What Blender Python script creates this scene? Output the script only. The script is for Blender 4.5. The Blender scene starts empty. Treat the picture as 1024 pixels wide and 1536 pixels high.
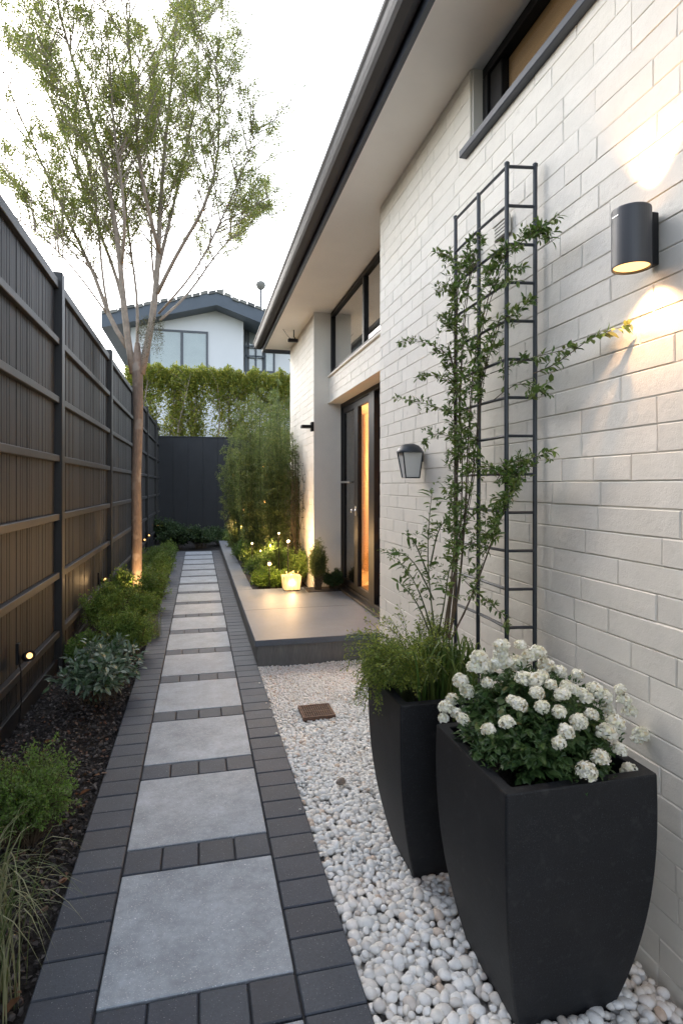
import bpy, math, random
import numpy as np
from mathutils import Vector
S = bpy.context.scene
COL = S.collection
# ------------------------------------------------------------------ camera, sky, sun, exposure
YAW = math.radians(13.67); CT = math.cos(YAW); ST = math.sin(YAW); F = 880.0; CH = 1.57
cd = bpy.data.cameras.new('camera'); cam = bpy.data.objects.new('camera', cd); COL.objects.link(cam)
cam.location = (0, 0, CH); cam.rotation_euler = (math.radians(90), 0, -YAW)
cd.sensor_fit = 'HORIZONTAL'; cd.sensor_width = 36; cd.lens = F / 1024 * 36; cd.shift_y = -40 / 1024
cd.clip_start = 0.05; cd.clip_end = 500
S.camera = cam
SUN_EL = math.radians(34); SUN_AZ = math.radians(-24)      # azimuth from +Y towards +X
w = bpy.data.worlds.new("World"); S.world = w; w.use_nodes = True
nt = w.node_tree; nt.nodes.clear()
sky = nt.nodes.new('ShaderNodeTexSky'); sky.sky_type = 'NISHITA'; sky.sun_disc = False
sky.sun_elevation = SUN_EL; sky.sun_rotation = SUN_AZ; sky.air_density = 1.0; sky.dust_density = 2.0; sky.ozone_density = 1.0
hs = nt.nodes.new('ShaderNodeHueSaturation'); hs.inputs['Saturation'].default_value = 0.50
bg = nt.nodes.new('ShaderNodeBackground'); bg.inputs['Strength'].default_value = 0.15
wo = nt.nodes.new('ShaderNodeOutputWorld')
nt.links.new(sky.outputs[0], hs.inputs['Color']); nt.links.new(hs.outputs[0], bg.inputs[0]); nt.links.new(bg.outputs[0], wo.inputs[0])
sl = bpy.data.lights.new('sun', 'SUN'); sl.energy = 0.5; sl.angle = math.radians(35); sl.color = (1.0, 0.955, 0.89)
so = bpy.data.objects.new('sun', sl); COL.objects.link(so)
sd = Vector((math.sin(SUN_AZ) * math.cos(SUN_EL), math.cos(SUN_AZ) * math.cos(SUN_EL), math.sin(SUN_EL)))
so.rotation_euler = sd.to_track_quat('Z', 'Y').to_euler(); so.location = (-3, 4, 12)
S.view_settings.view_transform = 'Standard'; S.view_settings.look = 'None'; S.view_settings.gamma = 1
S.view_settings.exposure = 2.0
S.render.engine = 'CYCLES'
S.cycles.max_bounces = 8; S.cycles.transparent_max_bounces = 12
S.render.resolution_x = 682; S.render.resolution_y = 1024

rng = np.random.default_rng(7); random.seed(7)
def P(px, py, zc):                      # a point at depth zc metres along the view axis
    xc = (px - 512) / F * zc
    return np.array([zc * ST + xc * CT, zc * CT - xc * ST, CH - (py - 728) / F * zc])
def PX(px, py, X):                      # the point of the plane x = X
    zc = F / CT * X / (px - 298)
    return P(px, py, zc)

# ------------------------------------------------------------------ materials
def mat(name, col, rough=0.6, bump=None, var=None, spec=0.5, metal=0, ramp=None, spots=None, island=None, sss=0, stretch=None, trans=0):
    """col base; var=(scale, amount) value noise; bump=(scale, strength); island=list of colours; spots=(scale, thr, colour)"""
    m = bpy.data.materials.new(name); m.use_nodes = True
    n = m.node_tree.nodes; l = m.node_tree.links
    b = n['Principled BSDF']
    b.inputs['Roughness'].default_value = rough; b.inputs['Metallic'].default_value = metal
    b.inputs['Specular IOR Level'].default_value = spec
    tc = n.new('ShaderNodeTexCoord'); co = tc.outputs['Object']
    if stretch:
        mp = n.new('ShaderNodeMapping'); mp.inputs['Scale'].default_value = stretch; l.new(co, mp.inputs[0]); cs = mp.outputs[0]
    else: cs = co
    if island:
        g = n.new('ShaderNodeNewGeometry'); r = n.new('ShaderNodeValToRGB')
        e = r.color_ramp.elements
        while len(e) > 1: e.remove(e[-1])
        e[0].position = island[0][0]; e[0].color = (*island[0][1], 1)
        for p, c in island[1:]:
            k = e.new(p); k.color = (*c, 1)
        l.new(g.outputs['Random Per Island'], r.inputs[0]); out = r.outputs[0]
    else:
        rgb = n.new('ShaderNodeRGB'); rgb.outputs[0].default_value = (*col, 1); out = rgb.outputs[0]
    if var:
        for sc, am in (var if isinstance(var, list) else [var]):
            t = n.new('ShaderNodeTexNoise'); t.inputs['Scale'].default_value = sc; t.inputs['Detail'].default_value = 5; t.inputs['Roughness'].default_value = 0.65
            l.new(cs, t.inputs['Vector'])
            mr = n.new('ShaderNodeMapRange'); mr.inputs['From Min'].default_value = 0.3; mr.inputs['From Max'].default_value = 0.7
            mr.inputs['To Min'].default_value = 1 - am; mr.inputs['To Max'].default_value = 1 + am; l.new(t.outputs[0], mr.inputs[0])
            h = n.new('ShaderNodeHueSaturation'); l.new(out, h.inputs['Color']); l.new(mr.outputs[0], h.inputs['Value']); out = h.outputs[0]
    if spots:
        for sc, thr, c, soft in spots:
            t = n.new('ShaderNodeTexNoise'); t.inputs['Scale'].default_value = sc; t.inputs['Detail'].default_value = 2
            l.new(co, t.inputs['Vector'])
            mr = n.new('ShaderNodeMapRange'); mr.inputs['From Min'].default_value = thr; mr.inputs['From Max'].default_value = thr + soft; l.new(t.outputs[0], mr.inputs[0])
            mx = n.new('ShaderNodeMix'); mx.data_type = 'RGBA'; l.new(mr.outputs[0], mx.inputs[0]); l.new(out, mx.inputs[6]); mx.inputs[7].default_value = (*c, 1); out = mx.outputs[2]
    l.new(out, b.inputs['Base Color'])
    if bump:
        prev = None
        for sc, st, di in (bump if isinstance(bump, list) else [bump]):
            t = n.new('ShaderNodeTexNoise'); t.inputs['Scale'].default_value = sc; t.inputs['Detail'].default_value = 6; t.inputs['Roughness'].default_value = 0.6
            l.new(cs, t.inputs['Vector'])
            bp = n.new('ShaderNodeBump'); bp.inputs['Strength'].default_value = st; bp.inputs['Distance'].default_value = di
            l.new(t.outputs[0], bp.inputs['Height'])
            if prev: l.new(prev.outputs[0], bp.inputs['Normal'])
            prev = bp
        l.new(prev.outputs[0], b.inputs['Normal'])
    if trans:                                        # thin leaf: part of the light passes through
        tr = n.new('ShaderNodeBsdfTranslucent'); l.new(out, tr.inputs[0])
        ms = n.new('ShaderNodeMixShader'); ms.inputs[0].default_value = trans
        l.new(b.outputs[0], ms.inputs[1]); l.new(tr.outputs[0], ms.inputs[2]); l.new(ms.outputs[0], n['Material Output'].inputs[0])
    return m
def leafmat(name, cols, rough=0.5, trans=0.3, spec=0.4):
    k = len(cols); return mat(name, cols[0], rough, island=[(i / k, c) for i, c in enumerate(cols)], trans=trans, spec=spec)
def emis(name, col, st, streak=None):
    m = bpy.data.materials.new(name); m.use_nodes = True; n = m.node_tree.nodes; l = m.node_tree.links
    b = n['Principled BSDF']; b.inputs['Base Color'].default_value = (0.3, 0.25, 0.16, 1)
    b.inputs['Emission Color'].default_value = (*col, 1); b.inputs['Emission Strength'].default_value = st
    if streak:
        tc = n.new('ShaderNodeTexCoord'); mp = n.new('ShaderNodeMapping'); mp.inputs['Scale'].default_value = streak; l.new(tc.outputs['Object'], mp.inputs[0])
        t = n.new('ShaderNodeTexNoise'); t.inputs['Scale'].default_value = 1; t.inputs['Detail'].default_value = 3; l.new(mp.outputs[0], t.inputs['Vector'])
        mr = n.new('ShaderNodeMapRange'); mr.inputs['From Min'].default_value = 0.35; mr.inputs['From Max'].default_value = 0.65
        mr.inputs['To Min'].default_value = st * 0.25; mr.inputs['To Max'].default_value = st * 1.6; l.new(t.outputs[0], mr.inputs[0]); l.new(mr.outputs[0], b.inputs['Emission Strength'])
    return m
def glassmat(name, refl=1.0, tint=(0.9, 0.92, 0.92)):
    m = bpy.data.materials.new(name); m.use_nodes = True; n = m.node_tree.nodes; l = m.node_tree.links
    for x in list(n):
        if x.type == 'BSDF_PRINCIPLED': n.remove(x)
    t = n.new('ShaderNodeBsdfTransparent'); t.inputs[0].default_value = (*tint, 1)
    g = n.new('ShaderNodeBsdfGlossy'); g.inputs['Roughness'].default_value = 0.01
    ge = n.new('ShaderNodeNewGeometry'); dt = n.new('ShaderNodeVectorMath'); dt.operation = 'DOT_PRODUCT'; l.new(ge.outputs['Normal'], dt.inputs[0]); l.new(ge.outputs['Incoming'], dt.inputs[1])
    def mth(op, a, b=None):
        k = n.new('ShaderNodeMath'); k.operation = op
        for i_, x in enumerate((a, b)):
            if x is None: continue
            if hasattr(x, 'links'): l.new(x, k.inputs[i_])
            else: k.inputs[i_].default_value = x
        return k.outputs[0]
    c_ = mth('SUBTRACT', 1.0, mth('ABSOLUTE', dt.outputs['Value'])); f_ = mth('ADD', mth('MULTIPLY', mth('POWER', c_, 5.0), 0.94), 0.05)
    mm = n.new('ShaderNodeMath'); mm.operation = 'MULTIPLY'; mm.use_clamp = True; mm.inputs[1].default_value = refl; l.new(f_, mm.inputs[0])
    mx = n.new('ShaderNodeMixShader'); l.new(mm.outputs[0], mx.inputs[0]); l.new(t.outputs[0], mx.inputs[1]); l.new(g.outputs[0], mx.inputs[2])
    l.new(mx.outputs[0], n['Material Output'].inputs[0]); return m

M = {}
M['brick'] = mat('painted_brick', (0.74, 0.70, 0.645), 0.75, bump=[(190, 0.4, 0.003), (30, 0.32, 0.007)], var=(9, 0.04),
                 island=[(0, (0.72, 0.678, 0.603)), (0.35, (0.75, 0.708, 0.635)), (0.7, (0.735, 0.688, 0.608)), (0.9, (0.70, 0.66, 0.59))], spots=[(2.3, 0.56, (0.68, 0.635, 0.555), 0.25), (14, 0.66, (0.64, 0.60, 0.53), 0.1)])
M['mortar'] = mat('painted_mortar', (0.68, 0.64, 0.565), 0.85, bump=(120, 0.3, 0.004), var=(12, 0.08))
M['render'] = mat('smooth_render', (0.70, 0.665, 0.60), 0.8, bump=(180, 0.15, 0.003), var=(4, 0.04))
M['soffit'] = mat('soffit_paint', (0.86, 0.84, 0.815), 0.7, var=(2, 0.03), bump=(90, 0.06, 0.002))
M['gutter'] = mat('gutter_steel', (0.045, 0.047, 0.055), 0.55, var=(6, 0.1), spec=0.35)
M['fascia'] = mat('fascia_paint', (0.035, 0.045, 0.065), 0.35, var=(6, 0.1))
M['black'] = mat('black_powder_coat', (0.009, 0.009, 0.0105), 0.5, spec=0.25, bump=(300, 0.05, 0.001))
M['trellis'] = mat('trellis_iron', (0.018, 0.024, 0.032), 0.42, bump=(90, 0.2, 0.002), var=(30, 0.2))
M['fence'] = mat('fence_batten', (0.05, 0.04, 0.034), 0.6, island=[(0, (0.016, 0.0152, 0.0155)), (0.4, (0.022, 0.0205, 0.0205)), (0.75, (0.013, 0.0128, 0.0132))],
                 bump=(14, 0.5, 0.003), var=[(7, 0.3), (30, 0.2)], stretch=(4, 4, 0.25))
M['rail'] = mat('fence_rail', (0.030, 0.029, 0.029), 0.5, bump=(30, 0.2, 0.002), var=(9, 0.2))
M['post'] = mat('fence_post', (0.014, 0.014, 0.015), 0.45, bump=(30, 0.15, 0.002), var=(6, 0.2))
M['backfence'] = mat('back_fence_panel', (0.012, 0.014, 0.018), 0.6, var=(3, 0.2), bump=(60, 0.2, 0.002))
M['slab'] = mat('grey_slab', (0.34, 0.355, 0.375), 0.6, island=[(0, (0.285, 0.32, 0.36)), (0.35, (0.325, 0.36, 0.40)), (0.6, (0.30, 0.33, 0.365)), (0.8, (0.315, 0.34, 0.37))], var=[(2.2, 0.2), (40, 0.12), (7, 0.18)], bump=(220, 0.25, 0.002),
                spots=[(260, 0.66, (0.72, 0.74, 0.76), 0.03), (160, 0.70, (0.8, 0.8, 0.8), 0.02), (210, 0.33, (0.30, 0.31, 0.33), -0.02)][:2])
M['paver'] = mat('charcoal_paver', (0.06, 0.065, 0.08), 0.62, island=[(0, (0.035, 0.044, 0.063)), (0.3, (0.046, 0.057, 0.080)), (0.55, (0.039, 0.048, 0.067)), (0.75, (0.043, 0.050, 0.065)), (0.88, (0.055, 0.067, 0.088))],
                 var=[(8, 0.12), (90, 0.16)], bump=(180, 0.35, 0.003), spots=[(240, 0.70, (0.35, 0.36, 0.38), 0.03)])
M['joint'] = mat('joint_sand', (0.022, 0.022, 0.024), 0.9, bump=(200, 0.5, 0.004))
M['patio'] = mat('patio_concrete', (0.085, 0.102, 0.13), 0.52, var=[(2.5, 0.16), (60, 0.1)], bump=(70, 0.14, 0.002), spots=[(200, 0.69, (0.4, 0.4, 0.4), 0.05)])
M['patioside'] = mat('patio_riser', (0.12, 0.12, 0.12), 0.6, var=[(5, 0.15), (40, 0.2)], bump=(40, 0.25, 0.003), stretch=(3, 3, 0.3))
M['soil'] = mat('dark_soil', (0.018, 0.014, 0.012), 0.95, bump=(60, 0.9, 0.02), var=(30, 0.5))
M['earth'] = mat('earth', (0.045, 0.05, 0.03), 0.95, var=(1, 0.3), bump=(8, 0.5, 0.03))
M['gbase'] = mat('gravel_bed_base', (0.42, 0.40, 0.37), 0.9, bump=(60, 1, 0.02), var=(50, 0.3))
M['pebble'] = mat('white_pebble', (0.7, 0.68, 0.65), 0.5, island=[(0, (0.80, 0.785, 0.755)), (0.3, (0.86, 0.85, 0.825)), (0.6, (0.74, 0.725, 0.69)), (0.82, (0.80, 0.75, 0.68)), (0.93, (0.62, 0.60, 0.575)), (0.975, (0.64, 0.52, 0.42))],
                  var=(70, 0.08), bump=(120, 0.2, 0.002))
M['brownstone'] = mat('brown_pebble', (0.20, 0.16, 0.13), 0.6, var=(40, 0.2), bump=(80, 0.3, 0.003))
M['bark'] = mat('bark_chip', (0.03, 0.026, 0.025), 0.8, island=[(0, (0.022, 0.018, 0.018)), (0.5, (0.04, 0.035, 0.035)), (0.78, (0.075, 0.065, 0.06)), (0.92, (0.17, 0.15, 0.14)), (0.975, (0.15, 0.075, 0.045))])
M['planter'] = mat('planter_charcoal', (0.0075, 0.0085, 0.011), 0.55, spec=0.35, var=[(4, 0.2), (200, 0.35)], bump=(200, 0.3, 0.0015), spots=[(420, 0.64, (0.05, 0.055, 0.065), 0.05), (6, 0.55, (0.017, 0.018, 0.020), 0.3), (30, 0.62, (0.022, 0.023, 0.025), 0.15)])
M['trunk'] = mat('pale_trunk', (0.24, 0.175, 0.13), 0.8, var=[(3, 0.2), (22, 0.25)], bump=(22, 0.6, 0.012), stretch=(2, 2, 0.5), spots=[(5, 0.56, (0.36, 0.29, 0.23), 0.08)])
M['limb'] = mat('grey_limb', (0.29, 0.235, 0.185), 0.8, var=(12, 0.25), bump=(30, 0.4, 0.005))
M['twig'] = mat('brown_twig', (0.085, 0.06, 0.035), 0.8, var=(20, 0.25))
M['gstem'] = mat('green_stem', (0.07, 0.085, 0.03), 0.6, var=(20, 0.25))
M['whitewall'] = mat('neighbour_render', (0.72, 0.73, 0.74), 0.85, var=(0.6, 0.03), bump=(30, 0.1, 0.01))
M['greyfascia'] = mat('neighbour_fascia', (0.085, 0.105, 0.13), 0.55, var=(1.5, 0.1))
M['tile'] = mat('roof_tile', (0.16, 0.155, 0.14), 0.8, island=[(0, (0.17, 0.165, 0.15)), (0.5, (0.26, 0.25, 0.22)), (0.8, (0.11, 0.11, 0.105))], bump=(20, 0.5, 0.02))
M['winframe'] = mat('grey_window_frame', (0.09, 0.10, 0.115), 0.5)
M['blind'] = mat('pale_blind', (0.45, 0.49, 0.47), 0.8, var=(2, 0.06))
M['curtain'] = mat('grey_curtain', (0.62, 0.60, 0.57), 0.85, var=(6, 0.1), stretch=(1, 6, .2))
M['darkcurtain'] = mat('dark_curtain', (0.02, 0.018, 0.016), 0.8)
M['wood'] = mat('tan_timber', (0.42, 0.24, 0.11), 0.5, var=[(3, 0.15), (14, 0.12)], stretch=(1, 0.3, 5), bump=(20, 0.1, 0.002))
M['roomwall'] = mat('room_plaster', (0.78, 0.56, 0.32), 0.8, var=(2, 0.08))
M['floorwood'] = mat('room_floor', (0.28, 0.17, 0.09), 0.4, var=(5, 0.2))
M['linen'] = mat('cream_linen', (0.65, 0.55, 0.42), 0.9, bump=(100, 0.2, 0.003))
M['steel'] = mat('brushed_steel', (0.55, 0.55, 0.55), 0.3, metal=1)
M['rust'] = mat('rusty_iron', (0.12, 0.065, 0.042), 0.7, var=[(25, 0.4), (80, 0.3)], bump=(90, 0.6, 0.004))
M['sconce'] = mat('sconce_grey', (0.052, 0.053, 0.058), 0.42, bump=(400, 0.06, 0.0006))
M['vent'] = mat('vent_shadow', (0.12, 0.11, 0.09), 0.8)
M['frost'] = mat('frosted_glass', (0.62, 0.62, 0.60), 0.25, var=(8, 0.05))
M['glass'] = glassmat('clear_glass', 3.2); M['glass3'] = glassmat('window_glass', 0.5); M['glass2'] = glassmat('door_glass', 1.1, (0.88, 0.88, 0.86)); M['glasshouse'] = glassmat('neighbour_glass', 1.3)
M['glow'] = emis('warm_lens', (1.0, 0.52, 0.17), 0.75); M['bulb'] = emis('warm_bulb', (1.0, 0.50, 0.14), 0.9)
M['fairy'] = emis('fairy_bulb', (1.0, 0.40, 0.08), 0.9)
M['lantern'] = emis('lantern_glass', (1.0, 0.56, 0.2), 0.28, (60, 60, 6))
M['shade'] = emis('lamp_shade', (1.0, 0.62, 0.16), 0.6)
M['petal'] = mat('white_petal', (0.82, 0.82, 0.74), 0.6, island=[(0, (0.91, 0.90, 0.84)), (0.5, (0.87, 0.86, 0.76)), (0.85, (0.80, 0.80, 0.60)), (0.96, (0.62, 0.52, 0.34))], trans=0.25)
L = {}
L['tree'] = leafmat('tree_leaf', [(0.2169, 0.2788, 0.0683), (0.2983, 0.3539, 0.0911), (0.1627, 0.2359, 0.0607), (0.4067, 0.4076, 0.0911)], trans=0.5)
L['shrub'] = leafmat('shrub_leaf', [(0.1263, 0.2125, 0.04), (0.1948, 0.3081, 0.0572), (0.0917, 0.1701, 0.0358), (0.2522, 0.34, 0.0715)])
L['fine'] = leafmat('fine_shrub_leaf', [(0.138, 0.2173, 0.0693), (0.2185, 0.2898, 0.0924), (0.115, 0.1862, 0.0462), (0.161, 0.2898, 0.0462)])
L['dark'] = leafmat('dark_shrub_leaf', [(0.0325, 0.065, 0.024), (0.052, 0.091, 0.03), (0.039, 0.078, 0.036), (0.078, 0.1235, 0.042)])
L['bright'] = leafmat('bright_leaf', [(0.169, 0.26, 0.033), (0.208, 0.325, 0.044), (0.117, 0.208, 0.033)])
L['hedge'] = leafmat('hedge_leaf', [(0.1957, 0.2515, 0.0424), (0.3044, 0.3353, 0.0605), (0.1415, 0.2049, 0.0363), (0.4133, 0.3912, 0.0665)], trans=0.4)
L['bamboo'] = leafmat('slim_leaf', [(0.1089, 0.1651, 0.049), (0.1782, 0.2292, 0.07), (0.0792, 0.1284, 0.0392), (0.2277, 0.2567, 0.084)], trans=0.35)
L['vine'] = leafmat('vine_leaf', [(0.072, 0.138, 0.0275), (0.114, 0.186, 0.0385), (0.054, 0.102, 0.0242), (0.156, 0.204, 0.0495)], rough=0.4)
L['brown'] = leafmat('browning_leaf', [(0.09, 0.075, 0.04), (0.06, 0.05, 0.03), (0.10, 0.11, 0.05)])
L['grey'] = leafmat('silver_leaf', [(0.168, 0.2352, 0.1596), (0.1008, 0.168, 0.084), (0.2856, 0.336, 0.2856), (0.0756, 0.1344, 0.0588)], rough=0.35, spec=0.6, trans=0.15)
L['rosette'] = leafmat('flower_plant_leaf', [(0.036, 0.078, 0.0242), (0.06, 0.114, 0.033), (0.042, 0.09, 0.033), (0.084, 0.144, 0.044)], rough=0.38)
L['grass'] = leafmat('grass_blade', [(0.0936, 0.1404, 0.0468), (0.1404, 0.1778, 0.0655), (0.0655, 0.1123, 0.0374), (0.2808, 0.2808, 0.1591)], rough=0.45)
L['lime'] = leafmat('lime_leaf', [(0.2734, 0.325, 0.054), (0.1823, 0.2519, 0.048), (0.3645, 0.39, 0.072), (0.1368, 0.2113, 0.042)])
L['paledry'] = leafmat('pale_grass', [(0.22, 0.24, 0.14), (0.13, 0.17, 0.08), (0.09, 0.13, 0.06), (0.30, 0.30, 0.19)])
L['yellow'] = leafmat('young_leaf', [(0.26, 0.33, 0.06), (0.17, 0.27, 0.05), (0.33, 0.32, 0.10)])
L['fallen'] = leafmat('fallen_leaf', [(0.25, 0.12, 0.06), (0.18, 0.09, 0.05)])

# ------------------------------------------------------------------ mesh builder
class MB:
    def __init__(s): s.v = []; s.q = []; s.t = []; s.n = 0; s.ng = []
    def raw(s, v, q=None, t=None):
        v = np.asarray(v, float).reshape(-1, 3); s.v.append(v)
        if q is not None and len(q): s.q.append(np.asarray(q, int).reshape(-1, 4) + s.n)
        if t is not None and len(t): s.t.append(np.asarray(t, int).reshape(-1, 3) + s.n)
        s.n += len(v); return s
    def ngon(s, v):
        v = np.asarray(v, float); s.v.append(v); s.ng.append(list(range(s.n, s.n + len(v)))); s.n += len(v); return s
    def box(s, x0, x1, y0, y1, z0, z1):
        v = [(x0, y0, z0), (x1, y0, z0), (x1, y1, z0), (x0, y1, z0), (x0, y0, z1), (x1, y0, z1), (x1, y1, z1), (x0, y1, z1)]
        return s.raw(v, [(0, 3, 2, 1), (4, 5, 6, 7), (0, 1, 5, 4), (1, 2, 6, 5), (2, 3, 7, 6), (3, 0, 4, 7)])
    def cbox(s, x0, x1, y0, y1, z0, z1, c=0.004):      # box with all twelve edges chamfered
        v = []; X = (x0, x1); Y = (y0, y1); Z = (z0, z1)
        idx = {}
        for i in (0, 1):
            for j in (0, 1):
                for k in (0, 1):
                    sx, sy, sz = (1 - 2 * i) * c, (1 - 2 * j) * c, (1 - 2 * k) * c
                    for a, p in enumerate(((X[i], Y[j] + sy, Z[k] + sz), (X[i] + sx, Y[j], Z[k] + sz), (X[i] + sx, Y[j] + sy, Z[k]))):
                        idx[(i, j, k, a)] = len(v); v.append(p)
        q = []; t = []
        for i in (0, 1):
            o = [(i, 0, 0, 0), (i, 0, 1, 0), (i, 1, 1, 0), (i, 1, 0, 0)]; q.append([idx[k] for k in (o if i == 0 else o[::-1])])
            o = [(0, i, 0, 1), (1, i, 0, 1), (1, i, 1, 1), (0, i, 1, 1)]; q.append([idx[k] for k in (o if i == 0 else o[::-1])])
            o = [(0, 0, i, 2), (0, 1, i, 2), (1, 1, i, 2), (1, 0, i, 2)]; q.append([idx[k] for k in (o if i == 0 else o[::-1])])
        for a in (0, 1):
            for b in (0, 1):
                q.append([idx[(a, b, 0, 0)], idx[(a, b, 1, 0)], idx[(a, b, 1, 1)], idx[(a, b, 0, 1)]])
                q.append([idx[(a, 0, b, 0)], idx[(a, 1, b, 0)], idx[(a, 1, b, 2)], idx[(a, 0, b, 2)]])
                q.append([idx[(0, a, b, 1)], idx[(1, a, b, 1)], idx[(1, a, b, 2)], idx[(0, a, b, 2)]])
        for i in (0, 1):
            for j in (0, 1):
                for k in (0, 1): t.append([idx[(i, j, k, a)] for a in range(3)])
        return s.raw(v, q, t)
    def tube(s, pts, rad, sides=6, cap=True):
        pts = np.asarray(pts, float); n = len(pts)
        rad = np.full(n, rad) if np.isscalar(rad) else np.asarray(rad, float)
        d = np.gradient(pts, axis=0); d /= np.linalg.norm(d, axis=1)[:, None] + 1e-9
        ref = np.array([0, 0, 1.0]) if abs(d[:, 2]).mean() < 0.8 else np.array([1.0, 0, 0])
        u = np.cross(d, ref); u /= np.linalg.norm(u, axis=1)[:, None] + 1e-9; w_ = np.cross(d, u)
        a = np.linspace(0, 2 * np.pi, sides, endpoint=False)
        v = pts[:, None, :] + rad[:, None, None] * (np.cos(a)[None, :, None] * u[:, None, :] + np.sin(a)[None, :, None] * w_[:, None, :])
        i = np.arange(n - 1)[:, None] * sides; j = np.arange(sides)[None, :]; j2 = (j + 1) % sides
        q = np.stack([i + j, i + j2, i + sides + j2, i + sides + j], -1).reshape(-1, 4)
        base = s.n
        s.raw(v.reshape(-1, 3), q)
        if cap:
            s.ng.append(list(range(base, base + sides))[::-1]); s.ng.append(list(range(base + (n - 1) * sides, base + n * sides)))
        return s
    def lathe(s, prof, c=(0, 0, 0), sides=24, axis='z', close=False):
        prof = np.asarray(prof, float); a = np.linspace(0, 2 * np.pi, sides, endpoint=False)
        r = prof[:, 0][:, None]; h = np.repeat(prof[:, 1][:, None], sides, 1)
        X = r * np.cos(a); Y = r * np.sin(a)
        v = np.stack([X, Y, h], -1) if axis == 'z' else (np.stack([h, X, Y], -1) if axis == 'x' else np.stack([X, h, Y], -1))
        n = len(prof); i = np.arange(n - 1)[:, None] * sides; j = np.arange(sides)[None, :]; j2 = (j + 1) % sides
        q = np.stack([i + j, i + j2, i + sides + j2, i + sides + j], -1).reshape(-1, 4)
        return s.raw(v.reshape(-1, 3) + np.array(c), q)
    def build(s, name, m, parent=None, smooth=False, loc=None, **kw):
        V = np.concatenate(s.v) if s.v else np.zeros((0, 3))
        if loc is not None: V = V - np.asarray(loc, float)
        me = bpy.data.meshes.new(name)
        q = np.concatenate(s.q) if s.q else np.zeros((0, 4), int); t = np.concatenate(s.t) if s.t else np.zeros((0, 3), int)
        me.vertices.add(len(V)); me.vertices.foreach_set('co', V.ravel())
        g = [x for x in s.ng]; gl = np.array([i for x in g for i in x], int); gc = np.array([len(x) for x in g], int)
        loops = np.concatenate([q.ravel(), t.ravel(), gl]).astype(np.int32)
        cnt = np.concatenate([np.full(len(q), 4), np.full(len(t), 3), gc]).astype(np.int32)
        st = np.concatenate([[0], np.cumsum(cnt)[:-1]]).astype(np.int32)
        me.loops.add(len(loops)); me.loops.foreach_set('vertex_index', loops)
        me.polygons.add(len(cnt)); me.polygons.foreach_set('loop_start', st); me.polygons.foreach_set('loop_total', cnt)
        me.polygons.foreach_set('use_smooth', np.full(len(cnt), bool(smooth)))
        me.update(calc_edges=True); me.validate()
        me.materials.append(m)
        o = bpy.data.objects.new(name, me); COL.objects.link(o)
        if parent is not None: o.parent = parent
        if loc is not None and parent is None: o.location = loc
        for k, x in kw.items(): o[k] = x
        return o
def thing(name, loc, label, cat, group=None):
    o = bpy.data.objects.new(name, None); COL.objects.link(o); o.location = tuple(float(x) for x in loc); o.empty_display_size = 0.1
    o['label'] = label; o['category'] = cat
    if group: o['group'] = group
    return o
def lamp(name, kind, loc, energy, col, parent, size=0.02, rot=None, spot=None, blend=0.5):
    l = bpy.data.lights.new(name, kind); l.energy = energy; l.color = col; l.shadow_soft_size = size
    if kind == 'SPOT': l.spot_size = math.radians(spot); l.spot_blend = blend
    o = bpy.data.objects.new(name, l); COL.objects.link(o)
    if parent is not None: o.parent = parent
    o.location = tuple(float(x) for x in loc)
    if rot is not None: o.rotation_euler = rot
    return o
def norm(a): return a / (np.linalg.norm(a, axis=-1, keepdims=True) + 1e-9)

# leaf templates: (along, side, up) + faces
T_D = (np.array([(0, 0, 0), (0.5, 0.5, 0.10), (1, 0, -0.04), (0.5, -0.5, 0.10)]), None, np.array([(0, 2, 1), (0, 3, 2)]))
T_B = (np.array([(0, 0, 0), (0.3, 0, 0.0), (0.68, 0, -0.02), (1, 0, -0.14), (0.28, 0.42, 0.07), (0.66, 0.36, 0.03), (0.28, -0.42, 0.07), (0.66, -0.36, 0.03)]),
       np.array([(1, 2, 5, 4), (2, 1, 6, 7)]), np.array([(0, 1, 4), (1, 0, 6), (2, 3, 5), (3, 2, 7)]))
def leaves(mb, p, d, L_, W_, tmpl=T_D, up=None):
    n = len(p)
    if n == 0: return
    d = norm(d); up = np.tile((0, 0, 1.0), (n, 1)) + rng.normal(0, 0.45, (n, 3)) if up is None else up
    sd_ = norm(np.cross(up, d)); nn = np.cross(d, sd_)
    tp, q, t = tmpl; k = len(tp)
    L_ = np.broadcast_to(L_, (n,)) * rng.uniform(0.65, 1.2, n); W_ = np.broadcast_to(W_, (n,)) * rng.uniform(0.75, 1.2, n)
    v = p[:, None, :] + (tp[None, :, 0] * L_[:, None])[..., None] * d[:, None] + (tp[None, :, 1] * W_[:, None])[..., None] * sd_[:, None] + (tp[None, :, 2] * L_[:, None])[..., None] * nn[:, None]
    off = (np.arange(n) * k)[:, None, None]
    mb.raw(v.reshape(-1, 3), (q[None] + off).reshape(-1, 4) if q is not None else None, (t[None] + off).reshape(-1, 3))
def curve(a, b, bow, n=6, wob=0.0):
    t = np.linspace(0, 1, n)[:, None]; c = a + (b - a) * t + np.asarray(bow) * (4 * t * (1 - t))
    if wob: c[1:-1] += rng.normal(0, wob, (n - 2, 3))
    return c
def poly(c, t):
    t = np.clip(t, 0, 1) * (len(c) - 1); i = np.minimum(t.astype(int), len(c) - 2); f = (t - i)[:, None]
    return c[i] * (1 - f) + c[i + 1] * f, norm(c[i + 1] - c[i])
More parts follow.
